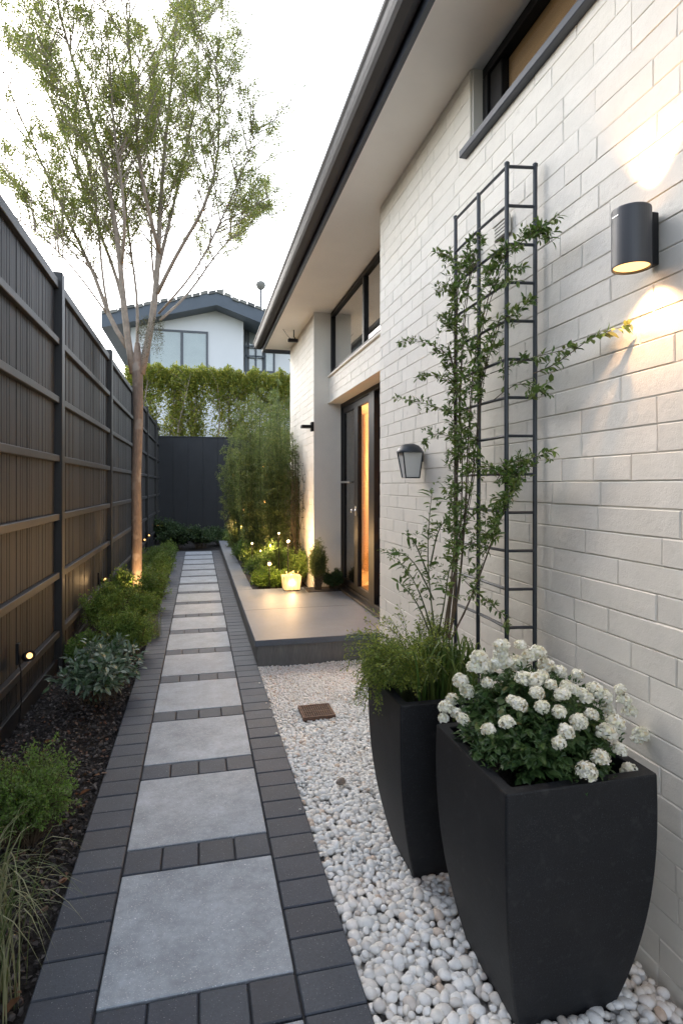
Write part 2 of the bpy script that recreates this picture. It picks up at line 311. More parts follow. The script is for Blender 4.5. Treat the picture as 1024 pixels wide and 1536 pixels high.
def twig_leaves(mb, c, n, L_, W_, t0=0.2, spread=0.9, jit=0.0, tmpl=T_D, droop=0.0):
    t = rng.uniform(t0, 1, n); p, d = poly(c, t)
    r = norm(rng.normal(0, 1, (n, 3))); r = norm(r - (r * d).sum(1)[:, None] * d)
    dd = d * rng.uniform(0.3, 1.0, n)[:, None] + r * spread; dd[:, 2] -= droop
    leaves(mb, p + r * jit * rng.uniform(0, 1, (n, 1)), dd, L_, W_, tmpl)
def shrub(name, label, loc, R, H, ntw, nl, LL, WW, lm, sm=None, group=None, cat='shrub', tmpl=T_D, spread=0.9, droop=0.0, lobes=5, stemr=0.0025, dome=1.0, low=0.0):
    o = thing(name, loc, label, cat, group); f = MB(); st = MB()
    lob = [(rng.uniform(0, 2 * np.pi), rng.uniform(0.1, 0.75) * R, rng.uniform(0.7, 1.1)) for _ in range(lobes)]
    for i in range(ntw):
        a, rr, hh = lob[rng.integers(lobes)]
        cx, cy = rr * math.cos(a), rr * math.sin(a)
        th = rng.uniform(0, 2 * np.pi); ph = math.acos(rng.uniform(low, 1) ** 0.8)
        lr = R * rng.uniform(0.35, 0.6)
        end = np.array([cx + lr * math.sin(ph) * math.cos(th), cy + lr * math.sin(ph) * math.sin(th), hh * H * (0.45 + 0.55 * math.cos(ph) * dome) * rng.uniform(0.75, 1.05)])
        end[:2] *= min(1, R / (np.hypot(*end[:2]) + 1e-6))
        stp = np.array([cx * 0.4 + rng.normal(0, R * 0.08), cy * 0.4 + rng.normal(0, R * 0.08), 0.0])
        c = curve(stp, end, (rng.normal(0, 0.05) * R, rng.normal(0, 0.05) * R, H * 0.12), 6, H * 0.02)
        if i % 2 == 0: st.tube(c, np.linspace(stemr, stemr * 0.4, 6), 3, cap=False)
        twig_leaves(f, c, nl, LL, WW, 0.3, spread, LL * 0.6, tmpl, droop)
    f.build('foliage', lm, o, smooth=False); st.build('stem', sm or M['twig'], o)
    return o
def blades(mb, base, n, length, spread, width, R0=0.03, hang=0.7, segs=6):
    for i in range(n):
        a = rng.uniform(0, 2 * np.pi); l = length * rng.uniform(0.55, 1.1); out = spread * rng.uniform(0.25, 1.15)
        b = np.array(base) + np.array([rng.normal(0, R0), rng.normal(0, R0), 0]); t = np.linspace(0, 1, segs)
        hgt = l * (np.sin(t * np.pi * 0.5 * (1 + hang * rng.uniform(0.2, 1))))
        x = out * l * t ** 1.7
        c = b + np.stack([x * math.cos(a), x * math.sin(a), hgt], 1)
        sdv = np.array([-math.sin(a), math.cos(a), 0]) ; wv = width * (1 - t ** 2.2) * rng.uniform(0.7, 1.2)
        v = np.concatenate([c + sdv * wv[:, None], c - sdv * wv[:, None] + np.array([0, 0, 0.0])]); k = np.arange(segs - 1)
        mb.raw(v, np.stack([k, k + 1, k + 1 + segs, k + segs], 1))

# ------------------------------------------------------------------ ground, path, beds
MB().box(-80, 80, -30, 120, -0.5, -0.09).build('ground', M['earth'], kind='structure')
MB().box(-1.3, -0.5, -1.5, 19, -0.088, -0.045).build('garden_bed', M['soil'], kind='structure')
MB().box(-0.50, 1.3, 14.6, 19, -0.088, -0.03).build('rear_bed', M['soil'], kind='structure')
MB().box(0.5, 1.45, -1.5, 5.2, -0.088, -0.055).box(1.451, 1.68, 4.623, 5.149, -0.088, -0.055).build('gravel_bed', M['gbase'], kind='structure')
MB().box(-0.5, 0.5, -1.5, 14.6, -0.088, -0.008).build('path', M['joint'], kind='structure')
sl_ = MB(); pv = MB(); J = 0.0022; Y0 = 1.872 - 3 * 0.785
def jb(mb, x0, x1, y0, y1, z, c):
    k = mb.n; mb.cbox(x0 + J, x1 - J, y0 + J, y1 - J, -0.05, z, c)
    v = mb.v[-1]; tx, ty = rng.normal(0, 0.0012, 2); v[:, 2] += (v[:, 0] - (x0 + x1) / 2) * tx + (v[:, 1] - (y0 + y1) / 2) * ty + rng.normal(0, 0.0007)
for k in range(19):
    ys = Y0 + k * 0.785
    if ys < 14.5:
        jb(sl_, -0.3, 0.3, ys, min(ys + 0.615, 14.58), 0.004, 0.003)
        if ys + 0.785 < 14.6:
            for i in range(4): jb(pv, -0.3 + i * 0.15, -0.15 + i * 0.15, ys + 0.62, ys + 0.78, 0.003, 0.004)
for sx in (-1, 1):
    y = -1.2 + (0.06 if sx > 0 else 0)
    while y < 14.4:
        x0, x1 = (-0.5, -0.303) if sx < 0 else (0.303, 0.5)
        jb(pv, x0, x1, y, y + 0.15, 0.002, 0.004); y += 0.15
sl_.build('path_slab', M['slab'], kind='structure'); pv.build('path_paver', M['paver'], kind='structure')

# gravel
def ico(sub):
    import bmesh
    bm = bmesh.new(); bmesh.ops.create_icosphere(bm, subdivisions=sub, radius=1)
    v = np.array([x.co[:] for x in bm.verts]); f = np.array([[q.index for q in x.verts] for x in bm.faces]); bm.free(); return v, f
I1, I2, I3 = ico(1), ico(2), ico(3)
PL1 = (1.07, 1.71); PL2 = (0.98, 2.37)
gr = MB()
def stones(x0, x1, y0, y1, r, tm, layers):
    for ly in range(layers):
        sp = r * 1.72
        xs = np.arange(x0 + r * .6, x1 - r * .6, sp); ys = np.arange(y0, y1, sp)
        g = np.stack(np.meshgrid(xs, ys), -1).reshape(-1, 2) + rng.uniform(-0.42, 0.42, (len(xs) * len(ys), 2)) * sp
        g = g[(g[:, 0] > x0 + r * 0.5) & (g[:, 0] < x1)]
        for cx, cy, h in ((PL1[0], PL1[1], 0.15), (PL2[0], PL2[1], 0.12), (0.795, 4.005, 0.105)):
            g = g[~((abs(g[:, 0] - cx) < h) & (abs(g[:, 1] - cy) < h))]
        n = len(g); s = r * rng.uniform(0.62, 1.35, n); ax = np.stack([s * rng.uniform(0.85, 1.35, n), s * rng.uniform(0.75, 1.05, n), s * rng.uniform(0.5, 0.8, n)], 1)
        a = rng.uniform(0, 2 * np.pi, n); tl = rng.normal(0, 0.3, n)
        v = tm[0][None] * ax[:, None]
        v = v * (1 + 0.12 * np.sin(v / s[:, None, None] * 2.3 + rng.uniform(0, 6, (n, 1, 3))).sum(-1, keepdims=True) * 0.5)
        x, y, z = v[..., 0], v[..., 1], v[..., 2]
        y, z = y * np.cos(tl)[:, None] - z * np.sin(tl)[:, None], y * np.sin(tl)[:, None] + z * np.cos(tl)[:, None]
        X = x * np.cos(a)[:, None] - y * np.sin(a)[:, None]; Y = x * np.sin(a)[:, None] + y * np.cos(a)[:, None]
        und = 0.006 * np.sin(g[:, 0] * 9) * np.sin(g[:, 1] * 7)
        zc = -0.048 + r * (0.55 + 0.9 * ly) + und + rng.uniform(-0.3, 0.3, n) * r
        v = np.stack([X + g[:, 0][:, None], Y + g[:, 1][:, None], z + zc[:, None]], -1)
        gr.raw(v.reshape(-1, 3), None, (tm[1][None] + (np.arange(n) * len(tm[0]))[:, None, None]).reshape(-1, 3))
stones(0.5, 1.435, 0.9, 2.15, 0.0185, I2, 2); stones(0.5, 1.435, 2.15, 3.0, 0.0155, I2, 2)
stones(0.5, 1.435, 3.0, 3.9, 0.0125, I2, 2); stones(0.5, 1.435, 3.9, 5.15, 0.0105, I1, 3); stones(1.42, 1.69, 4.63, 5.15, 0.0105, I1, 3)
g0 = len(gr.v)
for k in range(13):
    x = 0.5 - abs(rng.normal(0, 0.035)); y = rng.uniform(1.2, 5.0); r_ = rng.uniform(0.004, 0.009); gr.raw(I2[0] * (r_ * 1.2, r_, r_ * .7) + (x, y, 0.003 + r_ * .6), None, I2[1])
gr.build('gravel', M['pebble'], smooth=True, kind='stuff', label='bed of white pebbles between the paved path and the brick wall', category='gravel')
b = MB(); v = I3[0] * np.array([0.028, 0.02, 0.016]); b.raw(v * (1 + 0.1 * np.sin(I3[0] * 3).sum(1, keepdims=True)), None, I3[1])
o = b.build('pebble', M['brownstone'], smooth=True, label='single larger brown pebble among the white gravel', category='pebble'); o.location = (*P(511, 1173, 3.10)[:2], 0.0); o.rotation_euler = (0.2, 0, 0.5)
# mulch
n = 15000; p = np.stack([rng.uniform(-1.18, -0.51, n), 0.9 + 14 * rng.uniform(0, 1, n) ** 1.6, rng.uniform(-0.045, -0.012, n)], 1)
mu = MB(); d = rng.normal(0, 1, (n, 3)); d[:, 2] *= 0.35
leaves(mu, p, d, 0.024, 0.016, T_D)
n2 = 2500; p = np.stack([rng.uniform(-1.17, -0.52, n2), 0.9 + 6 * rng.uniform(0, 1, n2) ** 1.3, np.full(n2, -0.03)], 1)
for q in p:
    sx, sy, sz = rng.uniform(0.006, 0.017), rng.uniform(0.004, 0.009), rng.uniform(0.003, 0.007); a = rng.uniform(0, 6.28)
    v = np.array([(-1, -1, -1), (1, -.8, -1), (.8, 1, -1), (-1, .7, -1), (-.7, -1, 1), (1, -1, .7), (.6, .8, 1), (-.9, .6, .8)]) * (sx, sy, sz) + rng.normal(0, 0.0012, (8, 3))
    v = np.stack([v[:, 0] * math.cos(a) - v[:, 1] * math.sin(a), v[:, 0] * math.sin(a) + v[:, 1] * math.cos(a), v[:, 2] + v[:, 0] * rng.normal(0, 0.4)], 1)
    mu.raw(v + q + (0, 0, rng.uniform(0, 0.015)), [(0, 3, 2, 1), (4, 5, 6, 7), (0, 1, 5, 4), (1, 2, 6, 5), (2, 3, 7, 6), (3, 0, 4, 7)])
mu.build('bark_mulch', M['bark'], kind='stuff', label='dark bark mulch covering the bed beside the black fence', category='mulch')
for i, (px, py, lb) in enumerate([(88, 1338, 'orange brown fallen leaf on the mulch beside the third nearest slab row'), (30, 1508, 'large curled brown leaf on the mulch below the grass tuft'),
                               (150, 1170, 'small tan fallen leaf at the paver edge beside the nearest green shrub'), (147, 1052, 'dry brown leaf under the silvery broad leaved shrub'),
                               (118, 1202, 'dull red fallen leaf on mulch right of the nearest green shrub'), (75, 1120, 'pale dry leaf lying on mulch between shrub and fence')]):
    zc = F * 1.59 / (py - 728); q = P(px, py, zc); mb = MB(); leaves(mb, np.zeros((1, 3)), rng.normal(0, 1, (1, 3)) * (1, 1, .1), 0.055, 0.038, T_B); leaves(mb, np.zeros((1, 3)) + .004, rng.normal(0, 1, (1, 3)) * (1, 1, .1), 0.04, 0.03, T_B)
    o = mb.build('fallen_leaf', L['fallen'], label=lb, category='leaf', group='fallen leaves on the mulch'); o.location = (q[0], q[1], 0.008)

# patio and raised bed coping
pt = thing('patio', (1.2, 6.4, 0), 'raised grey concrete patio slab outside the glass door', 'patio')
def rel(o, mb, nm, m, **k): return mb.build(nm, m, None, loc=None, **k) if o is None else _rel(o, mb, nm, m, **k)
def _rel(o, mb, nm, m, smooth=False, **k):
    ob = mb.build(nm, m, None, smooth=smooth, **k); ob.parent = o
    lc = Vector(o.location); pr = o.parent
    while pr: lc += Vector(pr.location); pr = pr.parent
    ob.data.transform(__import__('mathutils').Matrix.Translation(-lc)); return ob
rel(pt, MB().box(0.50, 1.95, 5.15, 7.66, -0.06, 0.165), 'riser', M['patioside'])
rel(pt, MB().cbox(0.475, 1.95, 5.12, 6.4, 0.166, 0.22, 0.004).cbox(0.475, 1.95, 6.402, 7.66, 0.166, 0.22, 0.004), 'slab', M['patio'])
rel(pt, MB().cbox(1.34, 1.83, 7.28, 7.600, 0.2202, 0.229, 0.003), 'planting_pocket', M['soil'])
cp = thing('bed_coping', (0.57, 11, 0), 'low concrete kerb edging the planted bed along the path', 'kerb')
rel(cp, MB().box(0.50, 0.64, 7.67, 14.6, -0.06, 0.165).box(0.64, 1.47, 14.45, 14.6, -0.06, 0.165), 'riser', M['patioside'])
c = MB(); y = 7.662
while y < 14.5: c.cbox(0.475, 0.68, y, min(y + 1.2, 14.6) - 0.003, 0.166, 0.22, 0.004); y += 1.2
rel(cp, c, 'coping', M['patio'])
MB().box(0.64, 3.5, 7.67, 14.44, -0.05, 0.15).build('raised_bed', M['soil'], kind='structure')

# ------------------------------------------------------------------ brick walls
def bricks(mb, X, y0, y1, z0, z1, holes=(), ch=0.0925, lens=(0.30, 0.39, 0.39, 0.2), dep=0.0045):
    z = z0; row = 0
    while z < z1 - 0.01:
        zt = min(z + ch, z1); y = y0 + (0 if row % 2 else -0.19) - rng.uniform(0, 0.06)
        while y < y1:
            ln = lens[rng.integers(len(lens))]; a, b_ = max(y, y0), min(y + ln, y1); y += ln
            segs = [(a, b_)]
            for hy0, hy1, hz0, hz1 in holes:
                if zt > hz0 + 0.02 and z < hz1 - 0.02:
                    ns = []
                    for s0, s1 in segs:
                        if s1 <= hy0 or s0 >= hy1: ns.append((s0, s1)); continue
                        if s0 < hy0: ns.append((s0, hy0))
                        if s1 > hy1: ns.append((hy1, s1))
                    segs = ns
            for s0, s1 in segs:
                if s1 - s0 < 0.03: continue
                g = 0.0019; d_ = dep * rng.uniform(0.75, 1.3) * (0.6 + 0.4 * min(1, max(0, (3.2 - z) / 1.5))); c_ = rng.uniform(0.0018, 0.0034)
                A, B, C, D = s0 + g, s1 - g, z + g, zt - g
                j = lambda: rng.normal(0, 0.0013)
                r0 = [(X + 0.002, A, C), (X + 0.002, B, C), (X + 0.002, B, D), (X + 0.002, A, D)]
                r1 = [(X - d_ + c_, A + j(), C + j()), (X - d_ + c_, B + j(), C + j()), (X - d_ + c_, B + j(), D + j()), (X - d_ + c_, A + j(), D + j())]
                t_ = rng.normal(0, 0.0005, 4)
                r2 = [(X - d_ + t_[0], A + c_ * 1.3, C + c_), (X - d_ + t_[1], B - c_ * 1.3, C + c_), (X - d_ + t_[2], B - c_ * 1.3, D - c_), (X - d_ + t_[3], A + c_ * 1.3, D - c_)]
                f = []
                for k in range(4):
                    m_ = (k + 1) % 4; f.append((k, 4 + k, 4 + m_, m_)); f.append((4 + k, 8 + k, 8 + m_, 4 + m_))
                f.append((8, 11, 10, 9)); mb.raw(r0 + r1 + r2, f)
        z += ch; row += 1
SZ = 3.86
house = thing('house', (1.45, 4.0, 0), 'white painted brick house with dark gutter and tall windows', 'house')
WX = 1.452
win_h = (0.5, 2.97, 3.43, 3.9)
vents = [(2.53, 2.65, 2.775, 2.85), (2.86, 2.99, 2.75, 2.83)]
bk = MB(); bricks(bk, WX, -1.4, 4.62, -0.08, SZ - 0.002, [win_h])
bricks(bk, 1.49, 7.62, 9.75, -0.08, SZ - 0.002); bricks(bk, 1.685, 4.62, 7.615, 2.67, 3.0)
rel(house, bk, 'brick_facing', M['brick'])
co = MB(); co.box(WX, 2.0, -1.4, 0.5, -0.08, SZ - 0.001).box(WX, 2.0, 0.5, 2.97, -0.08, 3.43).box(WX, 2.0, 2.97, 4.62, -0.08, SZ - 0.001)
co.box(1.49, 1.9, 7.62, 9.75, -0.08, SZ - 0.001).box(1.685, 2.0, 4.622, 7.618, 2.67, 3.0)
rel(house, co, 'wall', M['mortar'])
# smooth rendered return and door reveal
rr = MB().cbox(1.474, 1.90, 7.606, 7.62, 0.15, SZ - 0.002, 0.003).box(1.66, 1.98, 4.62, 7.604, 2.655, 2.669)
rel(house, rr, 'door_reveal', M['render'])
rel(house, MB().box(WX + 0.01, 1.60, 2.955, 2.969, 3.44, SZ - 0.002), 'window_reveal', M['render'])
# outer shell so that the house is solid from other sides
sh = MB().box(2.001, 7.0, -1.4, -1.2, -0.08, 5).box(6.8, 7.0, -1.2, 9.55, -0.08, 5).box(1.9, 7.0, 9.55, 9.75, -0.08, SZ - .002)
rel(house, sh, 'rear_wall', M['render'])
rf = MB(); rf.raw([(0.98, -1.6, 3.99), (0.98, 9.95, 3.99), (7.3, 9.95, 5.3), (7.3, -1.6, 5.3), (0.98, -1.6, 4.05), (0.98, 9.95, 4.05), (7.3, 9.95, 5.36), (7.3, -1.6, 5.36)],
                  [(0, 1, 2, 3), (4, 7, 6, 5), (0, 4, 5, 1), (1, 5, 6, 2), (2, 6, 7, 3), (3, 7, 4, 0)])
roof = rel(house, rf, 'roof', M['fascia'])
rel(house, MB().box(1.062, 2.2, -1.58, 9.87, SZ, SZ + 0.015), 'soffit', M['soffit'])
fa = MB().box(1.035, 1.062, -1.6, 9.87, 3.815, 4.0).box(1.035, 2.2, 9.87, 9.91, 3.80, 4.03)
rel(house, fa, 'fascia', M['fascia'])
pr = [(1.035, 3.985), (1.032, 3.885), (1.020, 3.868), (0.985, 3.860), (0.935, 3.862), (0.918, 3.880), (0.908, 3.905), (0.902, 3.935), (0.890, 3.948), (0.886, 3.962), (0.892, 3.968), (0.902, 3.962), (0.909, 3.94), (0.918, 3.91), (0.926, 3.893), (0.94, 3.878), (0.985, 3.874), (1.012, 3.88), (1.022, 3.895), (1.025, 3.985)]
gm = MB(); n = len(pr); v = [(x, yy, z) for yy in (-1.6, 9.92) for x, z in pr]
gm.raw(v, [(i, (i + 1) % n, n + (i + 1) % n, n + i) for i in range(n)])
gm.box(0.905, 1.03, 9.915, 9.925, 3.868, 3.985)
for yy in np.arange(-1, 9.9, 1.2): gm.box(0.894, 1.03, yy, yy + 0.02, 3.969, 3.974)
rel(house, gm, 'gutter', M['gutter'])
# air vents behind the trellis
for a, b_, c_, d_ in vents:
    vf = rel(house, MB().box(WX - 0.026, WX - 0.0135, a, b_, c_, d_), 'air_vent', M['vent'])
    m_ = MB()
    for k in range(4): m_.box(WX - 0.030, WX - 0.0265, a + 0.006, b_ - 0.006, c_ + 0.008 + k * 0.017, c_ + 0.018 + k * 0.017)
    m_.box(WX - 0.034, WX - 0.0135, a - 0.014, b_ + 0.014, d_, d_ + 0.012).box(WX - 0.034, WX - 0.0135, a - 0.014, a, c_, d_)
    rel(vf, m_, 'louvre', M['render'])
def frame(mb, X0, X1, y0, y1, z0, z1, w_, muls=()):
    mb.cbox(X0, X1, y0, y1, z0, z0 + w_, 0.003).cbox(X0, X1, y0, y1, z1 - w_, z1, 0.003)
    mb.cbox(X0, X1, y0, y0 + w_, z0 + w_, z1 - w_, 0.003).cbox(X0, X1, y1 - w_, y1, z0 + w_, z1 - w_, 0.003)
    for a in muls: mb.cbox(X0, X1, a - w_ / 2, a + w_ / 2, z0 + w_, z1 - w_, 0.003)
# upper window in the recess
wd = MB(); frame(wd, 1.70, 1.76, 4.63, 7.60, 3.025, SZ - 0.004, 0.06, (6.02,)); w1 = rel(house, wd, 'window', M['black'])
rel(w1, MB().box(1.728, 1.734, 4.69, 7.54, 3.085, SZ - 0.06), 'pane', M['glass'])
rel(w1, MB().cbox(1.655, 1.78, 4.62, 7.604, 3.001, 3.024, 0.003), 'sill', M['render'])
cu = MB(); ys = np.linspace(4.65, 7.58, 90); xs = 1.80 + 0.014 * np.sin(ys * 40); v = np.concatenate([np.stack([xs, ys, np.full(90, 3.0)], 1), np.stack([xs, ys, np.full(90, SZ)], 1)])
k = np.arange(89); cu.raw(v, np.stack([k, k + 1, k + 91, k + 90], 1)); rel(w1, cu, 'curtain', M['curtain'])
rel(house, MB().box(2.1, 2.16, 4.6, 7.66, 2.9, SZ - .001).box(1.9, 7, 7.62, 7.66, 2.76, 3.84), 'inner_wall', M['render'])
# near high window
wd = MB(); frame(wd, 1.515, 1.60, 0.56, 2.952, 3.432, SZ - 0.003, 0.055, (1.15,)); w2 = rel(house, wd, 'window', M['black'])
rel(w2, MB().cbox(1.530, 1.58, 2.77, 2.895, 3.488, SZ - 0.06, 0.004).cbox(1.530, 1.58, 0.62, 2.768, 3.488, 3.51, 0.004), 'sash', M['black'])
rel(w2, MB().box(1.571, 1.574, 0.62, 2.765, 3.512, SZ - 0.06), 'blind', M['wood'], label='tan timber blind behind the high window')
rel(w2, MB().box(1.560, 1.564, 0.62, 2.765, 3.512, SZ - 0.06), 'pane', M['glass3'])
rel(w2, MB().cbox(WX - 0.045, 1.60, 0.45, 3.02, 3.392, 3.431, 0.003), 'sill', M['fascia'], label='dark grey projecting window sill')
rel(house, MB().box(1.66, 1.99, 0.51, 2.96, 3.431, SZ - .01), 'window_lining', M['darkcurtain'])
# sliding door
DX = 1.84
dd = MB(); frame(dd, DX, DX + 0.07, 4.66, 7.604, 0.222, 2.654, 0.06)
dr = rel(house, dd, 'door', M['black'])
lf = MB(); frame(lf, DX + 0.012, DX + 0.05, 6.26, 7.54, 0.285, 2.59, 0.075)
lf.cbox(DX + 0.004, DX + 0.055, 6.76, 6.93, 0.36, 2.515, 0.003)
rel(dr, lf, 'sliding_leaf', M['black'])
l2 = MB(); frame(l2, DX + 0.051, DX + 0.068, 4.73, 6.12, 0.285, 2.59, 0.07); l2.cbox(DX - 0.006, DX + 0.075, 6.06, 6.255, 0.284, 2.592, 0.003); rel(dr, l2, 'fixed_leaf', M['black'])
rel(dr, MB().box(DX + 0.028, DX + 0.033, 6.33, 7.47, 0.36, 2.515), 'pane', M['glass2']); rel(dr, MB().box(DX + 0.058, DX + 0.062, 4.8, 6.05, 0.355, 2.52), 'pane', M['glass2'])
rel(dr, MB().cbox(1.76, 1.97, 4.66, 7.604, 0.2205, 0.25, 0.003), 'threshold', M['black'])
h = MB().lathe([(0, -0.004), (0.026, -0.004), (0.028, 0), (0.026, 0.006), (0.01, 0.008), (0.01, 0.03), (0.022, 0.034), (0.027, 0.045), (0.02, 0.058), (0, 0.06)], (0, 0, 0), 20, 'x')
for q in h.v: q[:, 0] *= -1; q += np.array([DX + 0.0, 6.85, 1.26])
h.cbox(DX - 0.004, DX + 0.003, 6.82, 6.88, 1.20, 1.32, 0.003); rel(dr, h, 'handle', M['steel'], smooth=True)
h = MB().cbox(DX - 0.03, DX - 0.0, 7.05, 7.5, 1.60, 1.625, 0.004); rel(dr, h, 'push_bar', M['steel'])
# room behind the door
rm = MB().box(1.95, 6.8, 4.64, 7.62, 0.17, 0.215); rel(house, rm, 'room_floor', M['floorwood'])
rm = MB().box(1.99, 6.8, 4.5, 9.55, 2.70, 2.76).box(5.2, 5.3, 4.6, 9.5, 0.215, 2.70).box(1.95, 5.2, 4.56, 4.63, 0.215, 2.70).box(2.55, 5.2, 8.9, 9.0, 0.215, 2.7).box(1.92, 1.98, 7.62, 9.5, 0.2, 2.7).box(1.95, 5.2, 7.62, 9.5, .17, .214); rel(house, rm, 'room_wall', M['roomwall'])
cu = MB(); ys = np.linspace(6.88, 7.62, 60); xs = 1.925 + 0.01 * np.sin(ys * 60); v = np.concatenate([np.stack([xs, ys, np.full(60, 0.23)], 1), np.stack([xs, ys, np.full(60, 2.65)], 1)])
k = np.arange(59); cu.raw(v, np.stack([k, k + 1, k + 61, k + 60], 1)); rel(dr, cu, 'curtain', M['darkcurtain'])  # added dark sheet, hides the lit room so the far pane reads dark
cab = thing('cabinet', (3.1, 8.6, 0.215), 'tan timber cabinet inside the lit room seen through the door', 'cabinet')
cm = MB().cbox(2.75, 3.5, 8.3, 8.85, 0.215, 1.15, 0.006); rel(cab, cm, 'carcass', M['wood'])
rel(cab, MB().cbox(2.72, 3.53, 8.27, 8.86, 1.151, 1.18, 0.004), 'worktop', M['linen'])
for i in range(2): rel(cab, MB().cbox(2.77 + i * 0.365, 3.12 + i * 0.365, 8.284, 8.299, 0.26, 1.12, 0.004), 'door', M['wood'])
vs = thing('vase', (2.95, 8.5, 1.18), 'cream vase on the cabinet inside the lit room', 'vase')
MB().lathe([(0, 0), (0.06, 0), (0.09, 0.08), (0.085, 0.16), (0.04, 0.24), (0.045, 0.30), (0.035, 0.30), (0.03, 0.24)], sides=20).build('body', M['linen'], vs, smooth=True)
ch = thing('armchair', (2.62, 6.0, 0.215), 'cream upholstered chair just inside the glass door', 'chair')
cm = MB().cbox(-0.28, 0.28, -0.28, 0.28, 0.25, 0.45, 0.03); cm.build('seat', M['linen'], ch)
MB().cbox(0.18, 0.30, -0.28, 0.28, 0.46, 0.92, 0.03).build('backrest', M['linen'], ch)
for sx in (-1, 1):
    for sy in (-1, 1): MB().tube([(sx * .24, sy * .24, 0), (sx * .23, sy * .23, .25)], .018, 8).build('leg', M['wood'], ch)
fl = thing('floor_lamp', (3.0, 7.7, 0.215), 'glowing yellow floor lamp inside the room behind the door', 'lamp')
MB().lathe([(0, 0), (0.14, 0), (0.14, 0.02), (0.012, 0.03), (0.012, 1.72), (0, 1.72)], sides=20).build('stand', M['black'], fl, smooth=False)
MB().lathe([(0.10, 1.60), (0.10, 2.16), (0.0, 2.16)], sides=24).build('lamp_shade', M['shade'], fl, smooth=False)
lamp('room_light', 'POINT', (3.3, 7.0, 2.3), 48, (1.0, 0.70, 0.40), None, 0.12)
lamp('room_light', 'POINT', (2.7, 8.0, 1.9), 26, (1.0, 0.66, 0.35), None, 0.1)
# ------------------------------------------------------------------ left fence and back fence
FX = -1.19
fe = thing('timber_fence', (FX, 8, 0), 'tall dark timber fence with horizontal rails along the left side', 'fence')
pn = MB(); y = -1.5
while y < 18.9:
    wd_ = 0.052; pn.cbox(FX - 0.03 - rng.uniform(0, 0.003), FX - 0.008 + rng.uniform(-0.004, 0.003), y + 0.0008, min(y + wd_, 18.88) - 0.0012, -0.06, 3.25, 0.003); y += wd_
rel(fe, pn, 'batten_panel', M['fence'])
for y in (-0.4, 2.6, 5.5, 8.45, 11.4, 14.3, 17.2):
    rel(fe, MB().cbox(FX - 0.07, FX + 0.055, y - 0.055, y + 0.055, -0.06, 3.40, 0.005), 'post', M['post'])
for z in (0.30, 0.80, 1.30, 1.80, 2.30, 2.80):
    r_ = MB(); ps = (-1.5, -0.4, 2.6, 5.5, 8.45, 11.4, 14.3, 17.2, 18.88)
    for a, b_ in zip(ps[:-1], ps[1:]): r_.cbox(FX - 0.0075, FX + 0.036, a + 0.056, b_ - 0.056, z - 0.028, z + 0.028, 0.004)
    rel(fe, r_, 'rail', M['rail'])
r_ = MB()
for a, b_ in zip(ps[:-1], ps[1:]): r_.cbox(FX - 0.06, FX + 0.03, a + 0.056, b_ - 0.056, 3.252, 3.33, 0.004)
rel(fe, r_, 'capping', M['rail'])
r_ = MB()
for a, b_ in zip(ps[:-1], ps[1:]): r_.cbox(FX - 0.0073, FX + 0.022, a + 0.056, b_ - 0.056, -0.06, 0.09, 0.004)
rel(fe, r_, 'plinth_board', M['post'])
bf = thing('back_fence', (0.9, 18.95, 0), 'plain blue black panel fence closing the end of the path', 'fence')
x = FX - 0.03; i = 0
while x < 6:
    rel(bf, MB().cbox(x + 0.001, x + 0.449, 18.92, 18.97, -0.06, 3.06, 0.004), 'panel', M['backfence']); x += 0.45
rel(bf, MB().box(FX - 0.03, 6, 18.972, 18.985, -0.06, 3.06), 'backing', M['backfence'])
rel(bf, MB().cbox(FX - 0.03, 6, 18.9, 18.99, 3.062, 3.10, 0.004), 'capping', M['backfence'])

# ------------------------------------------------------------------ neighbour's house
nb = thing('neighbour_house', (0, 27, 0), 'white two storey house with grey fascia and tiled roof beyond the hedge', 'house')
ZN = 26.0
def N(px, py, dz=0): return P(px, py, ZN + dz)
def gable(mb, y0, y1, lo, hi):     # front wall with a low pitched top; extruded in y
    pass
yN = 26.5
def nx(px, Y): # world x where pixel column px meets plane y=Y
    k = (px - 298) * CT / F; return k * Y * CT / (1 - k * ST)
def nz(px, py, Y):
    X = nx(px, Y); zc = X * ST + Y * CT; return CH - (py - 728) / F * zc
wl = MB(); x0, xa, x1 = nx(196, yN), nx(325, yN), nx(365, yN)
zt0, zta, zt1 = nz(196, 488, yN), nz(325, 462, yN), nz(365, 476, yN)
v = [(x0, yN, -0.1), (x1, yN, -0.1), (x1, yN, zt1), (xa, yN, zta), (x0, yN, zt0)]
wl.ngon(v).ngon([(a, yN + 8, c_) for a, _, c_ in v][::-1]); wl.raw([v[0], v[4], (x0, yN + 8, zt0), (x0, yN + 8, -0.1), v[1], v[2], (x1, yN + 8, zt1), (x1, yN + 8, -0.1)], [(0, 1, 2, 3), (4, 7, 6, 5)])
xr = nx(470, yN + 1.4); wl.box(x1 + 0.01, xr, yN + 1.2, yN + 8, -0.1, nz(400, 486, yN + 1.2)); rel(nb, wl, 'wall', M['whitewall'])
